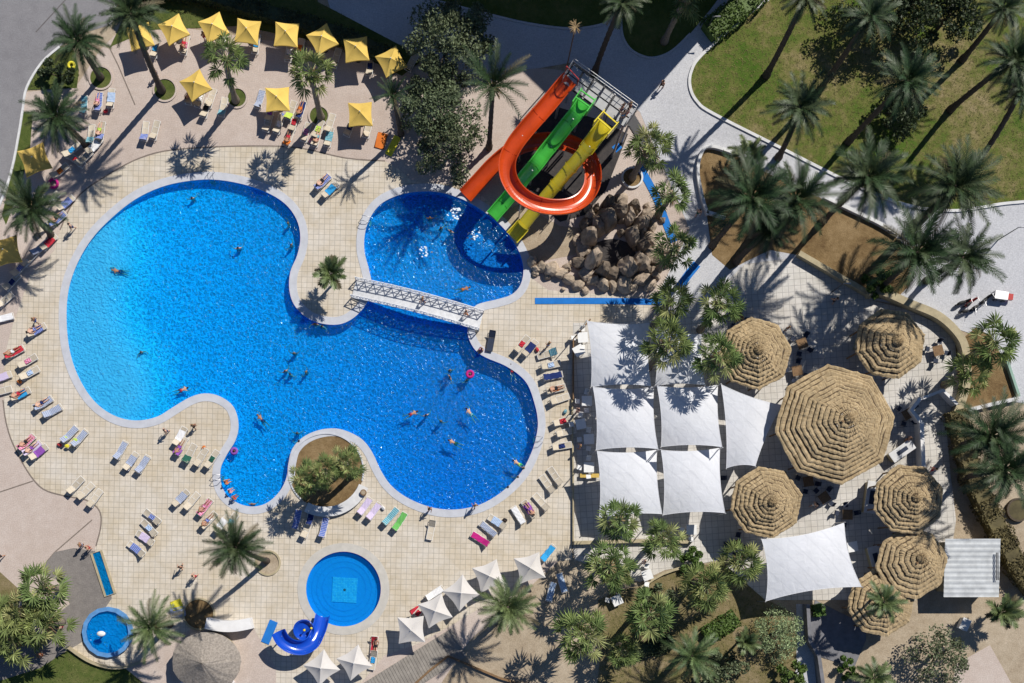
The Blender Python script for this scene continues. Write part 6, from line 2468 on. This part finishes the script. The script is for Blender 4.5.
def swim():
    """prone at the surface, head towards +Y, one arm reaching"""
    J = dict(pelvis=(0, 0, -.02), spine=(0, .21, 0), chest=(0, .39, .02), neck=(0, .54, .06), head=(0, .65, .10), crown=(0, .74, .13))
    for s, g in (('l', -1), ('r', 1)):
        J[s + 'sh'] = (.18 * g, .45, .03)
        J[s + 'el'] = (.30 * g, .62 if g > 0 else .28, .02)
        J[s + 'wr'] = (.24 * g, .86 if g > 0 else .08, -.02)
        J[s + 'pa'] = (.22 * g, .94 if g > 0 else .02, -.04)
        J[s + 'hip'] = (.095 * g, -.06, -.03)
        J[s + 'kn'] = (.15 * g, -.44, -.10)
        J[s + 'an'] = (.20 * g, -.82, -.06)
        J[s + 'to'] = (.21 * g, -.95, -.08)
    return J


def sit():
    """sitting on an edge, knees over it, facing +Y"""
    J = dict(pelvis=(0, 0, .12), spine=(0, -.02, .33), chest=(0, .02, .51), neck=(0, .05, .65), head=(0, .09, .76), crown=(0, .09, .85))
    for s, g in (('l', -1), ('r', 1)):
        J[s + 'sh'] = (.18 * g, .02, .58)
        J[s + 'el'] = (.25 * g, .10, .33)
        J[s + 'wr'] = (.17 * g, .30, .22)
        J[s + 'pa'] = (.15 * g, .37, .20)
        J[s + 'hip'] = (.095 * g, .02, .10)
        J[s + 'kn'] = (.12 * g, .44, .13)
        J[s + 'an'] = (.12 * g, .50, -.28)
        J[s + 'to'] = (.13 * g, .63, -.33)
    return J


def tread():
    """upright in the water, arms spread at the surface"""
    J = stand()
    for s, g in (('l', -1), ('r', 1)):
        J[s + 'el'] = (.42 * g, .06, 1.34)
        J[s + 'wr'] = (.56 * g, .24, 1.34)
        J[s + 'pa'] = (.58 * g, .31, 1.34)
    return J


def person_proto(J):
    t = thing('person', 'person', 'person')
    me = skin_body(J, EDG, RADS)
    V = {k: Vector(v) for k, v in J.items()}
    extra = MB()
    # fingers, thumb, nose and ears
    for s, g in (('l', -1), ('r', 1)):
        d = (V[s + 'pa'] - V[s + 'wr']).normalized()
        ac = d.cross(Vector((0, 1, 0.3))).normalized()
        if ac.length < .1:
            ac = Vector((1, 0, 0))
        up = ac.cross(d).normalized()
        for k, ln in enumerate((.065, .078, .074, .058)):
            p = V[s + 'pa'] + ac * (.022 * (k - 1.5)) + d * .012
            extra.tube([p, p + d * ln * .55 + up * .006, p + d * ln + up * .022], [.010, .009, .006], 5)
        p = V[s + 'wr'].lerp(V[s + 'pa'], .5) + ac * .03
        extra.tube([p, p + ac * .03 + d * .02, p + ac * .04 + d * .055], [.012, .010, .007], 5)
    hd = (V['crown'] - V['neck']).normalized()
    lr = Vector((1, 0, 0))
    fw = lr.cross(hd) * -1
    if fw.y < 0 and abs(hd.z) > .5:
        fw = -fw
    extra.ball(V['head'] + fw * .095, .018, 6, 4)
    for g in (-1, 1):
        extra.ball(V['head'] + lr * g * .09, .026, 6, 4, (.5, .8, 1.2))
    bm = bmesh.new()
    bm.from_mesh(me)
    tmp = extra.mesh('tmp', None)
    bm.from_mesh(tmp)
    bm.to_mesh(me)
    bm.free()
    bpy.data.meshes.remove(tmp)
    me.materials.clear()
    me.materials.append(SKIN[0])
    me.polygons.foreach_set('use_smooth', [True] * len(me.polygons))
    link('body', me, t)
    h = MB()
    c = V['head'].lerp(V['crown'], .55) - fw * .022
    h.ball(c, .108, 12, 8, (.95, 1.0, .95))
    h.build('hair', HAIR[0], t, True)
    # swimwear: a short wrap round hips and upper thighs, and a top where worn
    b = MB()
    pv, spn = V['pelvis'], V['spine']
    ax = (spn - pv).normalized()
    b.tube([pv - ax * .09, pv - ax * .02, pv + ax * .08], [.165, .172, .15], 14, False)
    for s in 'lr':
        hp, kn = V[s + 'hip'], V[s + 'kn']
        q = (kn - hp).normalized()
        b.tube([hp, hp + q * .12, hp + q * .22], [.115, .108, .102], 12, False)
    b.build('shorts', cloth('navy'), t, True)
    return t


SKIN = [mat('skin_%d' % i, c, .55, .06, 3) for i, c in enumerate(((.50, .27, .18), (.58, .35, .25), (.36, .18, .11)))]
HAIR = [mat('hair_%d' % i, c, .6, .2, 8) for i, c in enumerate(((.02, .013, .01), (.06, .035, .02), (.20, .13, .06)))]
PP = {'stand': Proto(person_proto(stand(0, .3))), 'walk': Proto(person_proto(stand(.22))), 'recline': Proto(person_proto(recline())), 'swim': Proto(person_proto(swim())), 'sit': Proto(person_proto(sit())), 'tread': Proto(person_proto(tread()))}
PN = 0


def person(pose, px, py, rz, label, col='navy', z=0.012, sk=None, hr=None, sc=None, h=0.0):
    global PN
    PN += 1
    loc = P(px, py, h)
    loc.z = z
    sk = PN % 3 if sk is None else sk
    hr = (PN * 2 + 1) % 3 if hr is None else hr
    PP[pose].put(loc, R(rz), label, None, sc or (.97 + .06 * ((PN * 7) % 5) / 5), {'body': SKIN[sk], 'hair': HAIR[hr], 'shorts': cloth(col)})


WZ = -0.10
for pose, x, y, rz, s, col in (
        ('tread', 192, 198, 20, 'swimmer near the top edge of the big pool, close to the palm shadow', 'pink'),
        ('swim', 119, 271, 80, 'swimmer making rings in the shallow beach end', 'navy'),
        ('tread', 141, 352, 200, 'swimmer alone in the left middle of the big pool', 'black'),
        ('swim', 181, 390, -70, 'swimmer close to the lower tiled bump of the big pool', 'red'),
        ('tread', 288, 223, 90, 'swimmer in a white cap at the upper right wall of the big pool', 'white'),
        ('tread', 291, 245, 60, 'swimmer by the curved wall below the one in the white cap', 'teal'),
        ('tread', 238, 248, 10, 'lone swimmer in the middle of the upper pool', 'navy'),
        ('tread', 294, 353, 0, 'upper swimmer of the group of four in mid pool', 'navy'),
        ('tread', 285, 371, 30, 'outer swimmer of a close pair in mid pool', 'blue'),
        ('tread', 290, 374, -40, 'inner swimmer of a close pair in mid pool', 'red'),
        ('tread', 306, 372, 70, 'swimmer slightly apart from the close pair in mid pool', 'black'),
        ('tread', 315, 324, 180, 'swimmer holding the tip of the tiled promontory', 'white'),
        ('tread', 322, 326, 160, 'dark swimmer next to the promontory tip', 'dark green'),
        ('swim', 262, 420, 40, 'swimmer above the inner lower bay of the pool', 'navy'),
        ('tread', 297, 433, 0, 'swimmer just above the round sand bed edge', 'teal'),
        ('tread', 299, 441, 30, 'swimmer at the wall of the round sand bed', 'red'),
        ('tread', 252, 504, 0, 'swimmer at the bottom wall of the inner bay', 'black'),
        ('swim', 411, 414, -65, 'tanned swimmer stretched out in the lower pool', 'red'),
        ('tread', 426, 415, 20, 'swimmer with pink shoulders beside a stretched out swimmer', 'pink'),
        ('tread', 441, 421, -30, 'dark swimmer lowest of three in the lower pool', 'navy'),
        ('swim', 455, 443, 65, 'swimmer under water in the lower pool', 'dark green'),
        ('swim', 471, 414, 40, 'pale swimmer gliding in the lower pool', 'teal'),
        ('tread', 450, 370, 0, 'swimmer in the bridge shadow nearest mid pool', 'black'),
        ('tread', 450, 377, 120, 'swimmer right below another in the bridge shadow', 'navy'),
        ('tread', 467, 380, 40, 'swimmer below the magenta ring float', 'navy'),
        ('tread', 470, 374, 0, 'child inside the magenta ring float', 'purple'),
        ('tread', 234, 451, 0, 'child inside the purple ring float', 'purple'),
        ('swim', 519, 464, 55, 'swimmer with green shorts near the lower right wall', 'lime'),
        ('tread', 524, 468, -20, 'swimmer at the lower right wall beside the green shorts', 'orange'),
        ('tread', 518, 477, 20, 'shaded swimmer resting at the lower right wall', 'navy'),
        ('tread', 508, 487, 35, 'swimmer furthest along the lower right wall', 'red'),
        ('tread', 430, 218, 0, 'swimmer alone below the olive tree in the slide pool', 'navy'),
        ('tread', 441, 228, 30, 'outer swimmer of the pair facing the orange slide', 'red'),
        ('tread', 451, 231, -30, 'inner swimmer of the pair facing the orange slide', 'blue'),
        ('swim', 463, 289, -75, 'tanned swimmer in the slide pool near the footbridge', 'orange'),
        ('swim', 512, 371, 10, 'swimmer reaching for the right hand wall below the bridge', 'red')):
    person(pose, x, y, rz, s, col, WZ - .07 if pose == 'swim' else -1.53)
for pose, x, y, rz, s, col, z in (
        ('walk', 74, 229, 140, 'person walking on the tiles past the beach end', 'navy', .012),
        ('walk', 38, 322, 60, 'person with dark shirt walking above the blue lounger', 'blue', .012),
        ('walk', 183, 567, 20, 'person walking alone on the open tiles', 'black', .012),
        ('walk', 196, 576, -40, 'person with red shorts near the paddling pool palm', 'red', .012),
        ('stand', 84, 545, 90, 'person with grey shorts at the end of the foot bath', 'grey blue', .012),
        ('stand', 91, 548, -60, 'person with red shorts at the end of the foot bath', 'red', .012),
        ('walk', 168, 432, 150, 'person walking between the pool bump and the lounger cluster', 'navy', .012),
        ('walk', 196, 427, 30, 'small dark haired person at the pool bump edge', 'black', .012),
        ('walk', 661, 88, 130, 'pedestrian on the sunlit grey walk by the shadow edge', 'black', .016),
        ('walk', 697, 215, 160, 'pedestrian on the grey walk beside the brown palm bed', 'dark green', .016),
        ('walk', 423, 302, 100, 'person in the middle of the white footbridge', 'navy', 1.0),
        ('walk', 466, 315, -80, 'person at the far end of the white footbridge', 'orange', .5),
        ('stand', 626, 116, 40, 'person waiting on the slide tower by the yellow start', 'red', HP + .01),
        ('stand', 629, 110, 100, 'dark haired person waiting at the slide tower rail', 'black', HP + .01),
        ('stand', 621, 112, 60, 'person queueing behind the yellow start', 'navy', HP + .01),
        ('stand', 622, 118, 200, 'child queueing on the slide tower', 'sky blue', HP + .01),
        ('walk', 885, 126, 60, 'person in pale blue shorts under the low lawn bush', 'pale blue', .02),
        ('walk', 3, 556, 130, 'person at the picture edge crossing the concrete', 'black', .012),
        ('stand', 158, 76, 130, 'person leaning by the very tall palm', 'navy', .012),
        ('stand', 206, 40, 40, 'person standing in the shade between two yellow parasols', 'red', .012),
        ('stand', 296, 50, 10, 'person standing at the square set yellow parasol', 'pink', .012),
        ('stand', 643, 562, 80, 'person beside the small table above the dry garden', 'blue', .022),
        ('walk', 475, 506, 20, 'person stepping along the bottom pool edge', 'white', .05),
        ('walk', 430, 509, 160, 'dark haired person walking at the bottom pool edge', 'black', .05),
        ('stand', 577, 412, 70, 'person in dark shorts at the shaded terrace strip', 'red', .022),
        ('stand', 579, 448, 70, 'person seated side of the white table in the dark strip', 'blue', .022),
        ('stand', 905, 440, 60, 'person at the pale counter beside the largest thatched roof', 'black', .022),
        ('walk', 812, 505, 140, 'person crossing the shade below the largest thatched roof', 'white', .022),
        ('stand', 785, 330, 200, 'person between two thatched roofs and frond shadows', 'teal', .022),
        ('walk', 930, 470, 10, 'person on the tiles between the hedge and the white stepped wall', 'red', .022),
        ('walk', 832, 302, 30, 'person walking on the light terrace tiles by the lamp post', 'black', .022),
        ('stand', 548, 346, 30, 'person by the teal towel', 'sky blue', .012)):
    person(pose, x, y, rz, s, col, z, h=max(z, 0))
for x, y, rz, s, col, z in (
        (226, 483, -60, 'person sitting on the pool edge above the ladder bay', 'orange', .05),
        (230, 492, -50, 'person sitting on the pool edge in pink', 'pink', .05),
        (234, 499, -40, 'person sitting on the coping at the lower bay corner', 'red', .05),
        (482, 350, 120, 'person sitting on the coping under the footbridge end', 'pink', .05),
        (62, 627, 90, 'person with tanned back sitting by the corner palms', 'red', .05),
        (42, 655, 100, 'person sitting at the lower end of the dark walk', 'orange', .05)):
    person('sit', x, y, rz, s, col, z)
for x, y, dv_, s, col in (
        (28, 442, (-.7, .6), 'sunbather on the pink towel of the crowded three', 'black'),
        (34, 448, (-.7, .6), 'sunbather on the lilac towel of the crowded three', 'purple'),
        (206, 506, (-.65, .75), 'sunbather on the pink towel under the inner pool bend', 'pink'),
        (556, 389, (-.96, .26), 'sunbather on the column of loungers by the sails', 'black'),
        (37, 330, (-.85, .5), 'sunbather on the uppermost lounger left of the beach end', 'blue'),
        (289, 138, (-.3, .95), 'sunbather on the orange towel near the fan palms', 'red'),
        (376, 646, (.15, -.98), 'sunbather on the red towel at the boardwalk', 'black'),
        (99, 102, (-.12, .99), 'sunbather on the blue towel by the road palm', 'pink'),
        (185, 45, (-.2, .98), 'sunbather in the shade of the first full yellow parasol', 'red'),
        (318, 138, (-.3, .95), 'sunbather on the magenta towel near the fan palms', 'teal'),
        (44, 403, (-.82, .55), 'sunbather on the upper of two grey blue towels by the left pool curve', 'navy'),
        (15, 352, (-.85, .5), 'sunbather on the red towel left of the beach end', 'white'),
        (21, 394, (-.85, .5), 'sunbather on the sky blue towel left of the beach end', 'red'),
        (58, 219, (-.7, .7), 'sunbather on the blue towel above the beach end', 'black'),
        (301, 110, (-.3, .95), 'sunbather on the navy towel beside the single parasol', 'orange'),
        (190, 95, (-.3, .95), 'sunbather beside the single yellow parasol above the blue pair', 'navy'),
        (101, 131, (-.2, .98), 'sunbather on the plaza lounger under the road palm', 'lime'),
        (209, 520, (-.65, .75), 'sunbather on the white towel under the inner pool bend', 'blue'),
        (529, 509, (.58, .82), 'sunbather on the purple towel along the lower pool edge', 'purple'),
        (323, 182, (-.65, .76), 'sunbather on the outer striped towel above the pool neck', 'black'),
        (181, 447, (-.5, .86), 'sunbather on the purple towel at the inner pool bend', 'purple')):
    person('recline', x, y, math.degrees(math.atan2(-dv_[0], -dv_[1])), s, col, .03)
